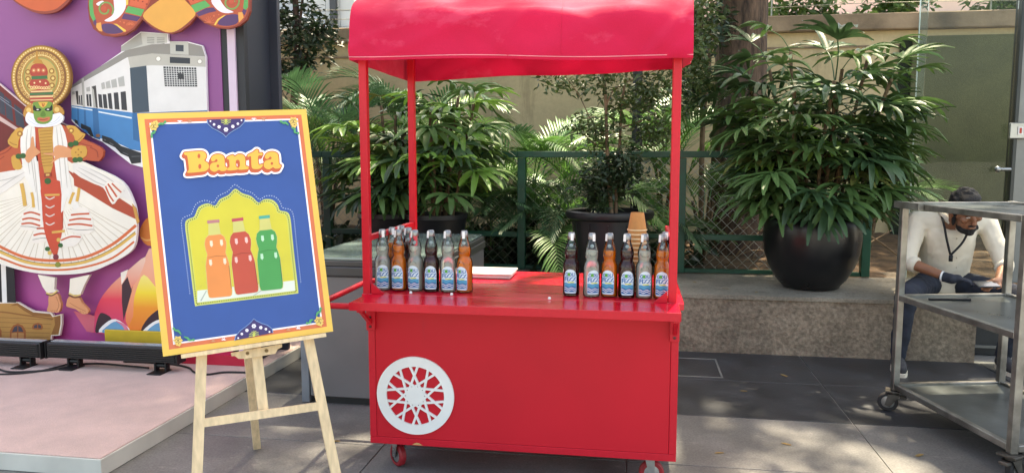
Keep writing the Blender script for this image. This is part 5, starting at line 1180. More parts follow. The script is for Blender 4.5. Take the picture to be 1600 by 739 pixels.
D.shape('shawl_stripe', (212, 84, 48), [stroke([(106, 496), (140, 488), (180, 500)], 8), stroke([(100, 520), (136, 514), (180, 524)], 8), stroke([(96, 540), (136, 536), (180, 548)], 8), stroke([(164, 560), (200, 560), (238, 574)], 8), stroke([(150, 590), (190, 582), (236, 592)], 8), stroke([(316, 500), (352, 496), (398, 494)], 8), stroke([(308, 524), (356, 516), (406, 520)], 8), stroke([(302, 544), (352, 540), (412, 548)], 8), stroke([(272, 612), (316, 596), (360, 598)], 7), stroke([(480, 362), (500, 390), (520, 420)], 8), stroke([(498, 360), (520, 382), (540, 400)], 7), stroke([(470, 372), (486, 410), (506, 440)], 7)])
D.shape('shawl_stripe', (70, 60, 60), [stroke([(92, 550), (136, 552), (180, 560)], 2), stroke([(146, 610), (190, 602), (236, 606)], 2), stroke([(300, 560), (352, 566), (416, 564)], 2)])
D.shape('apron', (214, 70, 44), smooth_closed([(186, 350), (268, 350), (272, 480), (278, 560), (262, 640), (250, 690), (240, 680), (220, 640), (196, 560), (188, 450)], 2))
D.shape('apron_chain', (216, 206, 196), [stroke([(204, 420 + 38 * i), (222, 430 + 38 * i), (244, 420 + 38 * i)], 5) for i in range(4)])
D.shape('apron_chain', (226, 172, 76), [[(200, 408), (266, 406), (266, 414), (200, 416)], [(232, 572), (288, 566), (288, 576), (232, 582)], stroke([(96, 360), (104, 400), (112, 460)], 16), stroke([(352, 380), (348, 410), (342, 440)], 12), stroke([(142, 400), (148, 430), (150, 466)], 12), stroke([(310, 450), (320, 420), (328, 400)], 12)])
D.shape('hand', (226, 148, 98), [smooth_closed([(112, 250), (120, 214), (136, 198), (140, 160), (150, 154), (156, 196), (176, 216), (180, 224), (150, 246), (130, 270)], 2), smooth_closed([(240, 204), (262, 190), (300, 200), (322, 214), (320, 244), (270, 246), (236, 268), (228, 270), (246, 240), (202, 232), (196, 226), (240, 224)], 2)])
D.shape('bracelet', (216, 158, 62), [smooth_closed([(52, 244), (76, 236), (100, 286), (80, 300), (60, 290)], 2), smooth_closed([(318, 210), (340, 194), (382, 196), (386, 236), (350, 254), (322, 246)], 2), smooth_closed([(36, 170), (76, 116), (106, 122), (84, 170), (80, 204), (50, 194)], 2), smooth_closed([(294, 106), (334, 106), (360, 132), (380, 142), (366, 166), (340, 182), (330, 150)], 2)])
D.shape('bracelet', (176, 112, 44), [ell(90, 140, 13, 13, 14), ell(318, 126, 13, 13, 14), stroke([(44, 176), (60, 186), (78, 190)], 4), stroke([(346, 172), (360, 160), (372, 148)], 4)] + [ell(350 + 12 * math.cos(a), 222 + 12 * math.sin(a), 4, 4, 7) for a in (0, 1.6, 3.1, 4.7)])
D.shape('bracelet', (236, 196, 100), [ell(90, 140, 6, 6, 10), ell(318, 126, 6, 6, 10)])
D.shape('green_bead', (46, 98, 46), [ell(x, y, 13, 12, 12) for x, y in ((84, 240), (104, 238), (316, 188), (338, 182), (336, 256), (356, 254))] + [ell(214, 350, 15, 14, 12), ell(212, 650, 11, 10, 10), ell(270, 634, 11, 10, 10)])
D.shape('red_bead', (130, 40, 56), [ell(249, 686, 12, 13, 12)]); D.shape('olive_bead', (136, 138, 50), [ell(258, 720, 12, 12, 12)]); D.shape('yellow_bead', (224, 180, 80), [ell(222, 668, 9, 9, 10), ell(262, 610, 9, 9, 10)])
D.shape('tunic_buckle', (160, 60, 40), [[(198, 314), (230, 312), (230, 330), (198, 332)]]); D.shape('tunic_buckle', (228, 180, 90), [[(206, 318), (222, 317), (222, 326), (206, 327)]])
D.shape('sleeve_tassel', (212, 150, 66), [[(588, 450), (606, 470), (620, 530), (610, 540), (600, 500)]])
# headdress
D.z(0, 60, 4.106); dx_, dy_ = 266, 252
D.shape('headdress', (150, 100, 46), ell(dx_, dy_, 192, 206, 40), thick=0.02)
hd = D.shape('headdress_ring', (204, 150, 66), ell(dx_, dy_, 184, 198, 40))
D.shape('headdress_ring', (134, 86, 46), ell(dx_, dy_, 164, 178, 40)); D.shape('headdress_ring', (176, 122, 62), ell(dx_, dy_, 152, 166, 40))
D.shape('headdress_ring', (226, 190, 110), ell(dx_, dy_, 128, 146, 40)); D.shape('headdress_ring', (186, 132, 62), ell(dx_, dy_, 120, 138, 40)); D.shape('headdress_ring', (150, 150, 80), ell(dx_, dy_, 110, 128, 40)); D.shape('headdress_ring', (206, 166, 86), ell(dx_, dy_, 102, 120, 40))
D.shape('headdress_stud', (238, 214, 150), [ell(dx_ + 174 * math.cos(a), dy_ + 188 * math.sin(a), 5.5, 5.5, 6) for a in [2 * math.pi * i / 64 for i in range(64)]] + [ell(dx_ + 124 * math.cos(a), dy_ + 142 * math.sin(a), 4, 4, 6) for a in [2 * math.pi * i / 48 for i in range(48)]])
D.shape('headdress_stud', (222, 176, 96), [ell(dx_ + 140 * math.cos(a), dy_ + 155 * math.sin(a), 9, 9, 8) for a in [2 * math.pi * i / 34 for i in range(34)]])
D.shape('headdress_stud', (120, 76, 40), [ell(dx_ + 140 * math.cos(a), dy_ + 155 * math.sin(a), 4, 4, 6) for a in [2 * math.pi * i / 34 for i in range(34)]])
D.shape('headdress_boss', (160, 104, 44), [ell(x, y, 18, 18, 14) for x, y in ((184, 218), (184, 262), (336, 212), (344, 258), (196, 306), (338, 304))]); D.shape('headdress_boss', (232, 196, 110), [ell(x, y, 10, 10, 12) for x, y in ((184, 218), (184, 262), (336, 212), (344, 258), (196, 306), (338, 304))])
D.shape('crown_tip', (196, 136, 54), [(214, 160), (222, 142), (234, 134), (236, 84), (246, 84), (250, 134), (270, 142), (282, 166), (250, 172)])
D.shape('crown_tier', (188, 66, 50), [smooth_closed([(200, 240), (202, 190), (222, 168), (250, 164), (284, 168), (306, 196), (308, 242), (250, 250)], 2), smooth_closed([(196, 306), (204, 266), (250, 258), (306, 266), (322, 306), (256, 318)], 2), [(194, 380), (202, 338), (258, 326), (330, 334), (346, 380), (344, 420), (200, 420)]])
D.shape('crown_band', (62, 116, 70), [[(206, 246), (306, 240), (310, 262), (208, 266)], [(196, 352), (346, 346), (346, 364), (196, 368)]])
D.shape('crown_band', (236, 204, 140), [[(196, 372), (346, 368), (346, 378), (196, 382)], [(204, 340), (340, 336), (340, 344), (204, 348)], [(200, 396), (344, 392), (344, 398), (200, 402)]] + [ell(208 + 16 * i, 318 - 3 * math.sin(i), 9, 10, 10) for i in range(8)])
D.shape('crown_gem', (214, 112, 70), [ell(x, y, 14, 14, 12) for x, y in ((222, 208), (252, 206), (284, 208))] + [ell(208 + 16 * i, 318 - 3 * math.sin(i), 5, 6, 8) for i in range(8)])
D.shape('crown_gem', (236, 210, 150), [ell(x, y, 6, 6, 8) for x, y in ((222, 208), (252, 206), (284, 208), (226, 288), (262, 280), (298, 290))])
D.shape('ear_ornament', (196, 136, 56), [smooth_closed([(170, 440), (206, 424), (220, 450), (214, 490), (170, 510), (154, 486)], 2), smooth_closed([(344, 430), (384, 432), (412, 466), (408, 494), (360, 490), (342, 460)], 2)])
D.shape('ear_ornament', (232, 190, 104), [ell(190, 462, 16, 16, 12), ell(370, 458, 16, 16, 12)])
D.shape('paper_beard', (232, 232, 238), smooth_closed([(186, 474), (168, 510), (176, 540), (214, 566), (284, 572), (358, 562), (400, 540), (412, 506), (388, 478), (340, 490), (230, 490)], 2), thick=0.01)
D.shape('paper_beard', (196, 200, 214), [stroke([(182, 520), (230, 552), (290, 560), (356, 548), (402, 514)], 3), stroke([(196, 504), (240, 540), (290, 548), (350, 538), (388, 504)], 3)])
D.shape('face', (116, 156, 62), smooth_closed([(218, 412), (280, 408), (340, 412), (344, 470), (340, 520), (312, 546), (282, 552), (248, 546), (226, 516), (220, 470)], 2))
D.shape('face_forehead', (232, 176, 70), [(250, 412), (314, 410), (300, 436), (282, 448), (264, 438)])
D.shape('face_paint', (30, 30, 32), [smooth_closed([(218, 462), (224, 428), (240, 450), (262, 450), (272, 462), (252, 470)], 2), smooth_closed([(292, 462), (304, 448), (326, 446), (338, 426), (342, 460), (320, 470)], 2)])
D.shape('face_eye', (232, 228, 216), [ell(248, 459, 8, 4, 10), ell(314, 458, 8, 4, 10)])
D.shape('face_nose', (90, 130, 46), [smooth_closed([(276, 470), (290, 470), (300, 496), (282, 504), (264, 496)], 2)])
D.shape('face_mouth', (214, 108, 70), [smooth_closed([(246, 512), (268, 508), (284, 514), (300, 508), (326, 506), (322, 526), (284, 538), (250, 528)], 2)]); D.shape('face_mouth', (150, 40, 40), [stroke([(258, 522), (284, 524), (312, 518)], 4)])
D.shape('forehead_mark', (190, 50, 40), [stroke([(276, 418), (282, 440)], 4), stroke([(290, 418), (286, 440)], 4)])

# ------------------------------------------------------------------ stage lights and cables
m_lb = mat('black_anodised', rgb(34, 34, 36), 0.42, var=0.15, vscale=10); m_lb2 = mat('black_bracket', rgb(24, 24, 25), 0.5)
def light_bar(x0, x1, y, label):
    o = thing('stage_light_bar', ((x0 + x1) / 2, y, 0.091), label, 'stage light', 'LED bars along the backdrop foot')
    b = MB(); b.box(x0, x1, y - 0.03, y + 0.05, 0.150, 0.245, bev=0.006); b.build('housing', m_lb, o)
    for i in range(7): b = MB(); b.box(x0 + 0.012, x1 - 0.012, y - 0.040, y - 0.0305, 0.158 + 0.0125 * i, 0.1635 + 0.0125 * i); b.build('fin', m_lb, o)
    for q0 in (x0 - 0.006, x1 + 0.0005): b = MB(); b.box(q0, q0 + 0.0055, y - 0.036, y + 0.055, 0.146, 0.250); b.build('end_cap', m_lb2, o)
    b = MB(); b.box(x0 + 0.01, x1 - 0.01, y + 0.0, y + 0.045, 0.2452, 0.250); b.build('lens_strip', mat('lens_grey', rgb(160, 165, 170), 0.2), o)
    for xx in (x0 + 0.17, x1 - 0.12):
        b = MB(); b.box(xx - 0.045, xx + 0.045, y - 0.09, y + 0.03, 0.0915, 0.098, bev=0.002); b.box(xx - 0.04, xx - 0.030, y - 0.02, y + 0.02, 0.0985, 0.149); b.box(xx + 0.030, xx + 0.04, y - 0.02, y + 0.02, 0.0985, 0.149); b.lathe([(0.014, -0.045), (0.014, 0.045)], 10, (xx, y - 0.0, 0.128), axis='x', caps=True)
        b.build('foot_bracket', m_lb2, o)
    return o
light_bar(-3.60, -2.72, 4.16, 'long black LED light bar lying before the ship and lotus cutouts')
light_bar(-4.56, -3.625, 4.14, 'black LED light bar lying end to end beside the longer visible one')
mb = MB(); mb.box(-3.36, -2.74, 4.345, 4.365, 0.1585, 0.287, bev=0.003); tag(mb.build('yellow_board', mat('yellow_board', rgb(206, 170, 44), 0.6)), 'low yellow board on the red plinth behind the black light bar', 'board')
m_cable = mat('black_cable', rgb(20, 20, 21), 0.55)
def cable(pts, label, r_=0.006):
    b = MB(); b.tube(spline(pts, 6), r_, n=6); tag(b.build('cable', m_cable, smooth='all'), label, 'cable', 'cables on the stage floor')
cable([(-3.95, 4.08, 0.0985), (-3.75, 3.98, 0.0985), (-3.62, 4.0, 0.0985), (-3.50, 4.07, 0.0985), (-3.42, 4.20, 0.0985), (-3.30, 4.23, 0.0985), (-3.1, 4.21, 0.0985), (-2.95, 4.19, 0.0985)], 'black cable looping out from under the light bar')
cable([(-3.98, 4.02, 0.098), (-3.80, 3.93, 0.098), (-3.66, 3.95, 0.098), (-3.56, 4.03, 0.098), (-3.50, 4.20, 0.098)], 'black cable curling on the carpet in front of the bar', 0.005)
cable([(-3.2, 4.30, 0.0985), (-2.9, 4.30, 0.0985), (-2.72, 4.24, 0.0985), (-2.62, 4.15, 0.0985), (-2.52, 4.12, 0.0985), (-2.44, 4.18, 0.0985), (-2.30, 4.20, 0.0975)], 'black cable running towards the stage edge beside the red plinth')
# ------------------------------------------------------------------ plants
m_rh = mat('rhapis_leaf', rgb(86, 116, 64), 0.42, var=0.32, vscale=5, spec=0.42, translucent=0.2, detail=3)
m_rhd = mat('rhapis_leaf_deep', rgb(64, 92, 58), 0.4, var=0.3, vscale=6, spec=0.45, translucent=0.15, detail=3)
m_rho = mat('rhapis_leaf_old', rgb(112, 116, 60), 0.6, var=0.35, vscale=9, spec=0.3, translucent=0.2, detail=3)
m_rh2 = mat('rhapis_leaf_bright', rgb(112, 152, 66), 0.4, var=0.25, vscale=5, spec=0.5, translucent=0.25, detail=3)
m_areca = mat('areca_leaf', rgb(96, 140, 70), 0.42, var=0.3, vscale=4, translucent=0.25)
m_areca2 = mat('areca_leaf_bluish', rgb(84, 124, 84), 0.4, var=0.3, vscale=4, translucent=0.2)
m_fic = mat('small_leaf', rgb(78, 96, 52), 0.45, var=0.35, vscale=6, translucent=0.2)
m_fic2 = mat('small_leaf_dark', rgb(48, 66, 40), 0.42, var=0.35, vscale=6, translucent=0.2)
m_crown = mat('shade_tree_leaf', rgb(70, 100, 46), 0.5, var=0.3, vscale=3, translucent=0.2)
m_cane = mat('cane_fibre', rgb(96, 78, 54), 0.9, var=0.4, vscale=30, bump=0.6, bscale=60)
m_bark = mat('dark_bark', rgb(92, 72, 58), 0.95, var=0.45, vscale=9, bump=1.0, bscale=26, stretch=(3, 3, 0.7), detail=9)
m_bark2 = mat('grey_brown_bark', rgb(120, 98, 74), 0.9, var=0.3, vscale=16, bump=0.5, bscale=50)
m_pot = mat('black_glazed_pot', rgb(26, 26, 27), 0.3, var=0.12, vscale=5, bump=0.05, bscale=30)
m_potp = mat('black_plastic_pot', rgb(28, 29, 32), 0.42, var=0.12, vscale=5)

def blade(b, base, d, up, L, w, droop, n=5, tip=0.15, fold=0.25, mi=0):
    """one strap leaflet: folded strip that droops along its length"""
    d = d.normalized(); side = d.cross(up).normalized(); upn = side.cross(d).normalized()
    vs = []; p = base.copy(); dirv = d.copy()
    for i in range(n + 1):
        t = i / n; ww = w * (0.35 + 0.65 * math.sin(math.pi * min(1, 0.22 + t * 0.62))) * (1 if t < 0.86 else max(tip, (1 - t) / 0.14))
        s2 = side * ww / 2; u2 = upn * (ww * fold)
        vs += [p - s2 + u2, p, p + s2 + u2]
        dirv = (dirv + Vector((0, 0, -1)) * (droop * (0.25 + t) / n)).normalized(); upn = side.cross(dirv).normalized(); p = p + dirv * (L / n)
    fs = []
    for i in range(n): a = 3 * i; fs += [(a, a + 1, a + 4, a + 3), (a + 1, a + 2, a + 5, a + 4)]
    b.add(vs, fs, mi)
def rhapis_leaf(seed, m_):
    r_ = random.Random(seed); b = MB(); pet = r_.uniform(0.14, 0.26)
    pts = spline([(0, 0, 0), (0, pet * 0.5, pet * 0.42), (0, pet, pet * 0.55)], 4); b.tube(pts, [0.0042] * (len(pts) - 1) + [0.003], n=5, caps=False)
    tip = pts[-1]; nlf = r_.randint(6, 10)
    for k in range(nlf):
        a = R(-78 + 156 * k / (nlf - 1)) + r_.uniform(-.08, .08); d = Vector((math.sin(a), math.cos(a) * 0.95, 0.26 + r_.uniform(-.1, .14)))
        blade(b, tip, d, Vector((0, 0, 1)), r_.uniform(0.24, 0.35) * (1 - 0.12 * abs(a)), r_.uniform(0.033, 0.053), r_.uniform(0.7, 1.95), n=5, tip=0.45)
    return b.mesh('leaf', m_, 'all')
RH = [rhapis_leaf(100 + i, m_rh) for i in range(8)] + [rhapis_leaf(120 + i, m_rhd) for i in range(6)] + []; RHB = [rhapis_leaf(200 + i, m_rh2) for i in range(4)]
RHO = rhapis_leaf(140, m_rho)
def rhapis(root, cx, cy, z0, ncane, h0, h1, spread, seed, nleaf, bright=0.12, lean=0.18):
    r_ = random.Random(seed); heads = []
    for i in range(ncane):
        a = i * 2.4 + r_.uniform(-.3, .3); rr = 0.17 * math.sqrt((i + 0.5) / ncane); h = r_.uniform(h0, h1) * (1.0 - 0.25 * (i / ncane))
        p0 = Vector((cx + rr * math.cos(a), cy + rr * math.sin(a), z0)); le = lean * (0.5 + i / ncane)
        p2 = p0 + Vector((le * math.cos(a) * h, le * math.sin(a) * h, h)); p1 = p0.lerp(p2, .5) + Vector((r_.uniform(-.03, .03), r_.uniform(-.03, .03), 0))
        b = MB(); b.tube(spline([p0, p1, p2], 5), 0.0125, n=7); b.build('cane', m_cane, root, smooth='all'); heads.append((p0, p1, p2, h, a))
    off = root.location
    for k in range(nleaf):
        p0, p1, p2, h, a = heads[k % ncane]; lvl = (k // ncane) / max(1, (nleaf // ncane)); t = max(0.12, 1.0 - 0.90 * lvl * r_.uniform(.8, 1.12))
        p = p0.lerp(p1, t * 2) if t < .5 else p1.lerp(p2, (t - .5) * 2)
        az = r_.uniform(0, 2 * math.pi) if r_.random() < 0.45 else a + r_.uniform(-1.1, 1.1) 
        s = r_.uniform(0.85, 1.2) * spread
        me = (RHB if (r_.random() < bright and t > .6) else RH); me = me[r_.randrange(len(me))]
        if r_.random() < 0.014: me = RHO
        inst('leaf', me, root, p - off, (r_.uniform(-0.40, 0.15) + (0.30 if t > 0.93 else 0) - (0.12 if t < 0.35 else 0), r_.uniform(-.25, .25), az - math.pi / 2), (s, s, s))
# pots -----
def round_pot(root, c, rmax, h, m_, prof=None):
    prof = prof or [(0.0, 0.0), (0.52, 0.0), (0.57, 0.012), (0.72, 0.13), (0.87, 0.31), (0.965, 0.51), (1.0, 0.72), (0.99, 0.88), (0.965, 0.98), (0.945, 1.0), (0.91, 0.985), (0.90, 0.9), (0.0, 0.88)]
    b = MB(); b.lathe([(r_ * rmax, z * h) for r_, z in prof], 48, c); b.build('pot', m_, root, smooth=True)
    b = MB(); b.lathe([(0.0, 0.905 * h), (0.8 * rmax, 0.90 * h)], 24, c); b.build('soil', m_soil, root)
P1 = (1.275, 5.93, 0.425)
pl1 = thing('potted_palm', P1, 'bushy fan-leaf palm in a round glossy black pot on the low wall', 'potted plant')
round_pot(pl1, P1, 0.345, 0.51, m_pot); rhapis(pl1, P1[0], P1[1], 0.86, 22, 0.50, 1.38, 0.98, 5, 250, 0.07, 0.24)
P2 = (-1.62, 6.05, 0.425)
pl2 = thing('potted_palm', P2, 'tall fan-leaf palm in a black pot behind the grey counter', 'potted plant')
round_pot(pl2, P2, 0.26, 0.5, m_potp, [(0, 0), (.75, 0), (.78, .02), (.95, .9), (1, .93), (1, 1), (.95, 1), (.92, .9), (0, .88)]); rhapis(pl2, P2[0], P2[1], 0.86, 14, 0.5, 1.25, 0.98, 9, 98, 0.55, 0.18)  # many bright leaves: the backlit look is put into leaf colour
P3 = (-2.04, 6.10, 0.425)
pl3 = thing('potted_palm', P3, 'fan-leaf palm in a black pot seen through the handle-side cart posts', 'potted plant')
round_pot(pl3, P3, 0.25, 0.5, m_potp, [(0, 0), (.75, 0), (.78, .02), (.95, .9), (1, .93), (1, 1), (.95, 1), (.92, .9), (0, .88)]); rhapis(pl3, P3[0], P3[1], 0.86, 12, 0.45, 1.10, 0.90, 21, 62, 0.55, 0.12)  # same high share of bright leaf colour, painting in the backlight

# leaf clouds ------------------------------------------------------------------
def leaf_cloud(blobs, n, size, m_, name, parent, seed=1, flat=0.5, clump=0.06, ncl=None):
    """many small folded leaves gathered in twigs inside the given ellipsoids: (centre, radii, weight)"""
    g = np.random.default_rng(seed); W_ = np.array([b_[2] for b_ in blobs], float); W_ /= W_.sum()
    ncl = ncl or max(8, n // 14); bi = g.choice(len(blobs), ncl, p=W_)
    d_ = g.normal(size=(ncl, 3)); d_ /= np.linalg.norm(d_, axis=1)[:, None]; rad = g.random(ncl) ** 0.45
    cc = np.array([blobs[i][0] for i in bi]) + d_ * rad[:, None] * np.array([blobs[i][1] for i in bi])
    li = g.integers(0, ncl, n); c = cc[li] + g.normal(size=(n, 3)) * clump
    ax = g.normal(size=(n, 3)); ax[:, 2] = ax[:, 2] * flat - 0.25; ax /= np.linalg.norm(ax, axis=1)[:, None]
    up = g.normal(size=(n, 3)) * 0.7 + np.array([0, 0, 1.0]); sd_ = np.cross(ax, up); sd_ /= np.linalg.norm(sd_, axis=1)[:, None]; nn = np.cross(sd_, ax)
    L = size * g.uniform(0.7, 1.3, n)[:, None]; w = L * 0.20
    v = np.stack([c, c + ax * L * .45 + sd_ * w + nn * w * .35, c + ax * L * 0.98 - nn * L * 0.08, c + ax * L * .45 - sd_ * w + nn * w * .35], 1).reshape(-1, 3)
    k = np.arange(n) * 4; f = np.stack([k, k + 1, k + 2, k, k + 2, k + 3], 1).reshape(-1, 3)
    me = bpy.data.meshes.new(name); me.vertices.add(len(v)); me.vertices.foreach_set('co', v.astype(np.float32).ravel()); me.loops.add(f.size); me.loops.foreach_set('vertex_index', f.ravel().astype(np.int32))
    me.polygons.add(len(f)); me.polygons.foreach_set('loop_start', (np.arange(len(f)) * 3).astype(np.int32)); me.update(calc_edges=True); me.materials.append(m_)
    o = inst(name, me, parent)
    if parent: me.transform(Matrix.Translation(-parent.location))
    return tag(o, kind='stuff')

# small tree in the big black tub
P4 = Vector((-0.215, 6.02, 0.425))
pt4 = thing('tub_tree', P4, 'slender small-leaved tree in a large black plastic tub', 'potted tree')
b = MB(); b.lathe([(0.0, 0.0), (0.225, 0.0), (0.235, 0.01), (0.285, 0.44), (0.288, 0.475), (0.32, 0.482), (0.338, 0.492), (0.345, 0.515), (0.340, 0.540), (0.325, 0.548), (0.310, 0.540), (0.302, 0.50), (0.0, 0.49)], 48, P4); b.build('tub', m_potp, pt4, smooth=True)
for k in range(12):
    a = 2 * math.pi * k / 12; b = MB(); b.bar(P4 + Vector((0.237 * math.cos(a), 0.237 * math.sin(a), 0.03)), P4 + Vector((0.286 * math.cos(a), 0.286 * math.sin(a), 0.45)), 0.012, 0.012); b.build('rib', m_potp, pt4)
b = MB(); b.lathe([(0.0, 0.505), (0.30, 0.50)], 24, P4); b.build('soil', m_soil, pt4)
def stem(root, pts, r0, r1, m_=m_bark2, name='trunk', n=8):
    P = spline(pts, 5); b = MB(); b.tube(P, [r0 + (r1 - r0) * i / (len(P) - 1) for i in range(len(P))], n=n); return b.build(name, m_, root, smooth='all')
y4 = 6.02
def A4(u, v, y=y4): return at_y(u, v, y)
t_ = P4 + Vector((0.02, 0, 0.49))
stem(pt4, [t_, A4(951, 280), A4(948, 215), A4(946, 150), A4(940, 80)], 0.017, 0.010); stem(pt4, [t_ + Vector((0.03, .02, 0)), A4(963, 290, 6.08), A4(968, 230, 6.08), A4(972, 160, 6.08), A4(984, 90, 6.1)], 0.015, 0.008)
for pts in ([A4(948, 215), A4(925, 190), A4(905, 150), A4(880, 115)], [A4(946, 170), A4(960, 140), A4(1000, 120), A4(1040, 105)], [A4(950, 240), A4(930, 225), A4(905, 205)], [A4(970, 200, 6.08), A4(1000, 190), A4(1025, 175)], [A4(942, 120), A4(920, 90), A4(900, 60)], [A4(984, 110, 6.1), A4(1030, 90), A4(1080, 120)]): stem(pt4, pts, 0.007, 0.003, name='branch', n=6)
bl4 = [(A4(930, 205), (0.20, .16, .13), 1.1), (A4(985, 160), (0.22, .18, .16), 1.1), (A4(880, 125), (0.22, .15, .06), .5), (A4(1035, 130), (0.14, .15, .16), .7), (A4(950, 120), (0.25, .2, .12), .8), (A4(1020, 205), (0.12, .15, .10), .5), (A4(1085, 110), (0.12, .2, .30), .9), (A4(1095, 40), (0.14, .2, .2), .8), (A4(950, 30), (0.6, .3, .2), 1.5), (A4(905, 200), (0.09, .1, .06), .25)]
leaf_cloud(bl4, 2900, 0.062, m_fic, 'crown', pt4, 3, clump=0.045)
leaf_cloud([(A4(948, 282), (0.21, .20, .20), 1.2), (A4(975, 258), (0.18, .15, .10), .6), (A4(925, 300), (.12, .12, .1), .4)], 1500, 0.058, m_fic2, 'low_foliage', pt4, 4, clump=0.045)

# areca palms behind the fence --------------------------------------------------
def frond(seed, m_, L=1.15):
    r_ = random.Random(seed); b = MB(); pts = spline([(0, 0, 0), (0, L * .28, L * .36), (0, L * .62, L * .46), (0, L * 0.98, L * .30)], 8); b.tube(pts, [0.009 - 0.0065 * i / (len(pts) - 1) for i in range(len(pts))], n=5, caps=False)
    n = 30
    for k in range(n):
        t = 0.22 + 0.78 * k / (n - 1); f = t * (len(pts) - 1); i = min(int(f), len(pts) - 2); p = pts[i].lerp(pts[i+1], f - i); tg = (pts[i+1] - pts[i]).normalized()
        for s in (-1, 1):
            d = Vector((s, 0, 0)) * (0.9 - 0.45 * t) + tg * (0.55 + 0.5 * t) + Vector((0, 0, 0.30)); ll = L * 0.34 * math.sin(math.pi * min(1, 0.25 + t * 0.62)) * r_.uniform(.85, 1.1)
            blade(b, p, d, Vector((0, 0, 1)), ll, 0.020, r_.uniform(0.5, 1.1), n=4, tip=0.1, fold=0.2)
    return b.mesh('frond', m_, 'all')
FR = [frond(i, m_areca) for i in range(3)] + [frond(10 + i, m_areca2) for i in range(3)]
def areca(x, y, h, nf, sc, label, seed, z0=0.42):
    r_ = random.Random(seed); root = thing('areca_palm', (x, y, z0), label, 'palm', 'feathery palms behind the fence')
    for k in range(3):
        a = k * 2.1 + seed; stem(root, [(x, y, z0 - 0.05), (x + .05 * math.cos(a), y + .05 * math.sin(a), z0 + h * .5), (x + .12 * math.cos(a), y + .12 * math.sin(a), z0 + h)], 0.022, 0.014, m_cane, 'stem', 6)
    for k in range(nf):
        a = k * 2.4 + seed; s = sc * r_.uniform(.8, 1.15); zz = h * (0.55 + 0.45 * (k / nf))
        inst('frond', FR[r_.randrange(6)], root, (0.08 * math.cos(a), 0.08 * math.sin(a), zz), (r_.uniform(-.35, .45), r_.uniform(-.2, .2), a - math.pi / 2), (s, s, s))
areca(-2.95, 7.05, 1.0, 14, 0.85, 'feathery palm behind the fence between backdrop wing and counter', 1)
areca(-3.35, 7.9, 1.15, 11, 0.9, 'tall feathery palm rising beside the dark backdrop wing', 2)
areca(-2.35, 8.1, 1.2, 12, 1.0, 'feathery palm behind the tall potted palms', 3)
areca(-1.05, 7.5, 0.75, 15, 0.95, 'feathery palm arching over the fence rail at a green post', 4)
areca(-0.45, 7.05, 0.30, 12, 0.8, 'low feathery palm behind the chain link beside the black tub', 5)
areca(0.25, 8.0, 0.95, 13, 0.95, 'feathery palm behind the tub tree and black pole', 6)
areca(0.62, 7.35, 0.55, 10, 0.7, 'low feathery palm behind the fence by the thick trunk', 7)
areca(-1.75, 7.2, 0.55, 12, 0.85, 'low feathery palm behind the potted palms and counter', 8)
areca(2.35, 8.3, 0.5, 9, 0.7, 'low feathery palm behind the round glossy pot', 9)

areca(-0.72, 6.95, 0.12, 12, 0.75, 'low feathery palm pressed against the chain link by a green post', 15)
areca(0.05, 7.0, 0.12, 10, 0.65, 'low feathery palm at the soil behind the black tub', 16)
areca(-1.30, 6.95, 0.15, 10, 0.75, 'low feathery palm at the soil behind the potted palms', 17)
gc = leaf_cloud([((x_, 7.1 + 0.5 * math.sin(x_ * 3.1), 0.50), (.5, .45, .16), 1) for x_ in [-4.5 + 0.45 * i for i in range(11)] + [-0.2, 0.2]], 5200, 0.13, m_fic2, 'ground_cover', None, 41, flat=0.7, clump=0.08)
gc['label'] = 'dark leafy ground cover on the soil behind the fence'; gc['category'] = 'ground cover'
# fallen leaves on the low wall and paving
fl_b = MB(); blade(fl_b, Vector((0, 0, 0)), Vector((0, 1, 0)), Vector((0, 0, 1)), 0.055, 0.020, 0.0, n=4, tip=0.1, fold=0.12); fl_m = fl_b.mesh('fallen_leaf', mat('dry_leaf', rgb(150, 124, 74), 0.8, var=0.3, vscale=30), 'all')
for (x_, y_, z_, on) in [(0.62, 5.72, 0.429, 'low wall top'), (0.86, 5.62, 0.429, 'low wall top'), (1.72, 5.70, 0.429, 'low wall top'), (0.45, 5.95, 0.429, 'low wall top'), (0.66, 4.6, 0.0075, 'stone paving'), (0.95, 4.95, 0.0075, 'stone paving'), (1.3, 3.7, 0.0075, 'stone paving'), (0.42, 3.6, 0.0075, 'stone paving'), (-1.42, 3.45, 0.0075, 'stone paving'), (0.75, 3.75, 0.0075, 'stone paving')]:
    tag(inst('fallen_leaf', fl_m, None, (x_, y_, z_), (0, 0, rnd.uniform(0, 6.28)), (rnd.uniform(.7, 1.2),) * 3), 'small dry fallen leaf lying on the ' + on, 'leaf', 'fallen leaves on the ' + on)
# black pole behind the tub tree
b = MB(); q = at_y(993, 320, 7.3); b.lathe([(0.05, 0), (0.05, 1.05), (0.056, 1.06), (0.056, 1.14), (0.046, 1.15), (0.046, 2.9)], 16, (q.x, 7.3, 0.40)); tag(b.build('black_pole', mat('pole_black', rgb(24, 25, 27), 0.45), smooth=True), 'black round pole standing behind the tub tree', 'pole')
# fallen sticks behind the fence
for i in range(7):
    x = rnd.uniform(0.4, 1.7); y = rnd.uniform(6.8, 7.6); a = rnd.uniform(-0.6, 0.6); b = MB()
    b.tube(spline([(x, y, 0.43), (x + .25 * math.cos(a), y + .1, 0.55 + rnd.uniform(0, .25)), (x + .6 * math.cos(a), y + .25, 0.7 + rnd.uniform(-.2, .4))], 4), 0.007, n=5)
    tag(b.build('dry_branch', m_bark2, smooth='all'), 'bare dry branch leaning on soil behind the fence by the trunk', 'branch', 'dry branches behind the fence')

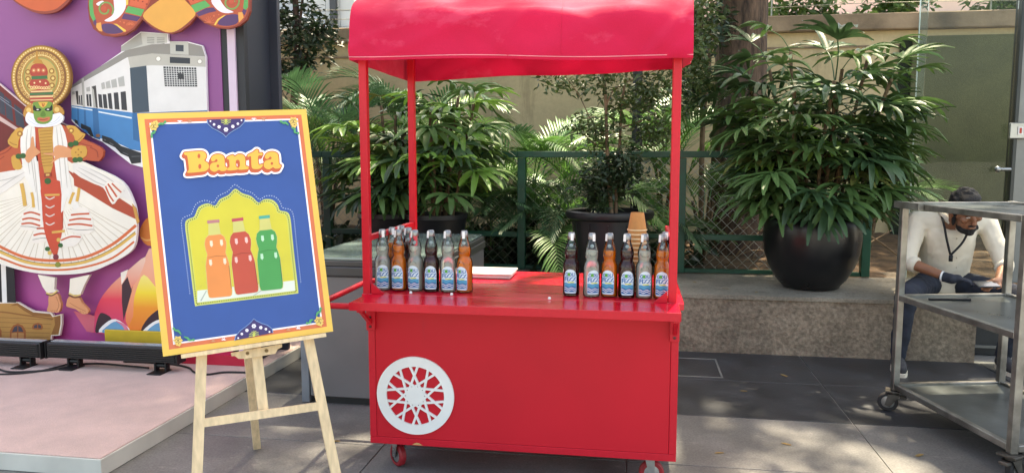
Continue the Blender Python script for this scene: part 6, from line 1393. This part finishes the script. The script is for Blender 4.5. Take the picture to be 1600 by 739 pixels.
# shade tree: thick dark trunk behind the fence, wide crown above everything ---------------
tx, ty = 0.97, 8.0
tree = thing('shade_tree', (tx, ty, 0.35), 'thick dark-barked tree trunk rising behind the fence', 'tree')
vs = []; fs = []; n, m_ = 36, 60
for j in range(m_ + 1):
    z = 0.3 + 7.6 * j / m_; rr = 0.262 + 0.10 * math.exp(-(z - .3) / .35) - 0.008 * z
    for k in range(n):
        a = 2 * math.pi * k / n; q = rr * (1 + 0.09 * noise.noise((math.cos(a) * 2.5, math.sin(a) * 2.5, z * 0.9)) + 0.07 * noise.noise((math.cos(a) * 7, math.sin(a) * 7, z * 2.2)))
        vs.append((tx + q * math.cos(a) + 0.02 * math.sin(z), ty + q * math.sin(a), z))
for j in range(m_):
    for k in range(n): k2 = (k + 1) % n; fs.append((j*n + k, j*n + k2, (j+1)*n + k2, (j+1)*n + k))
b = MB(); b.add(vs, fs); b.build('trunk', m_bark, tree, smooth='all')
r_ = random.Random(4)
for k in range(9):
    a = 2 * math.pi * k / 9 + r_.uniform(-.2, .2); ln = r_.uniform(3.0, 6.2); stem(tree, [(tx, ty, 7.3), (tx + .3 * ln * math.cos(a), ty + .3 * ln * math.sin(a), 8.4), (tx + .7 * ln * math.cos(a), ty + .7 * ln * math.sin(a), 9.2), (tx + ln * math.cos(a), ty + 1.0 + ln * math.sin(a), 9.6)], 0.13, 0.03, m_bark, 'limb', 8)
blobs = []
for k in range(106):
    x = r_.uniform(-7.5, 7.0) if k < 84 else r_.uniform(-5.6, -0.9); y = r_.uniform(5.2, 15.0); z = r_.uniform(8.2, 10.8)
    if k >= 84: y = r_.uniform(5.6, 9.8)
    if math.hypot(x - 0.0, y - 6.6 - (z - 9.5) * 0.44) < 0.95: continue
    blobs.append(((x, y, z), (r_.uniform(.8, 1.5), r_.uniform(.8, 1.5), r_.uniform(.3, .6)), 1))
leaf_cloud(blobs, 50000, 0.20, m_crown, 'crown', tree, 8, clump=0.16, ncl=3200)
# leafy tree at upper left behind the palms
lt = thing('leafy_tree', (-4.02, 8.6, 0.4), 'dark small-leaved tree above the palms beside the backdrop wing', 'tree')
stem(lt, [(-4.02, 8.6, 0.4), (-4.04, 8.6, 1.6), (-3.92, 8.55, 2.6), (-3.97, 8.6, 3.8)], 0.06, 0.03, m_bark, 'trunk')
for e in ((-4.62, 8.5, 3.2), (-3.47, 8.4, 2.9), (-3.72, 8.5, 3.7), (-4.52, 8.6, 2.6)): stem(lt, [(-3.99, 8.58, 2.2), tuple(Vector((-3.99, 8.58, 2.4)).lerp(Vector(e), .6)), e], 0.025, 0.008, m_bark, 'branch', 6)
leaf_cloud([((-4.27, 8.5, 3.0), (.55, .5, .55), 1.4), ((-3.67, 8.4, 2.75), (.38, .4, .35), .8), ((-4.62, 8.5, 2.6), (.4, .4, .4), .6), ((-3.92, 8.5, 3.8), (.8, .6, .6), 1), ((-4.07, 8.4, 2.35), (.35, .3, .25), .4)], 3600, 0.10, m_fic2, 'crown', lt, 12, clump=0.06)
# foliage of another small tree between cart canopy and trunk
st = thing('leafy_sapling', (0.62, 7.6, 0.4), 'small-leaved sapling between the cart canopy and thick trunk', 'tree')
stem(st, [(0.62, 7.6, 0.4), (0.60, 7.6, 1.6), (0.66, 7.58, 2.6), (0.6, 7.6, 3.4)], 0.03, 0.012, m_bark2, 'trunk')
leaf_cloud([((0.62, 7.55, 2.55), (.28, .3, .45), 1), ((0.60, 7.55, 3.2), (.4, .3, .4), 1), ((.5, 7.55, 2.0), (.22, .25, .25), .5)], 1800, 0.085, m_fic2, 'crown', st, 14, clump=0.05)
# greenery over the wall
for (x, z, s, l, sd) in ((2.0, 3.15, .5, 'leafy shrub peeping over the coping behind the round-pot palm', 31), (3.1, 3.2, .42, 'leafy shrub peeping over the coping near the glass screen', 32), (4.5, 3.2, .5, 'pale leafy shrub over the coping behind the glass screen', 33)):
    sh_ = thing('wall_shrub', (x, 10.6, 0.0), l, 'shrub', 'shrubs behind the compound wall')
    stem(sh_, [(x, 10.6, 0), (x + .05, 10.6, 1.5), (x, 10.6, 3.0)], 0.03, 0.012, m_bark2, 'stem'); leaf_cloud([((x, 10.55, z), (s, .4, .38), 1)], 900, 0.13, m_crown, 'foliage', sh_, sd, clump=0.07)
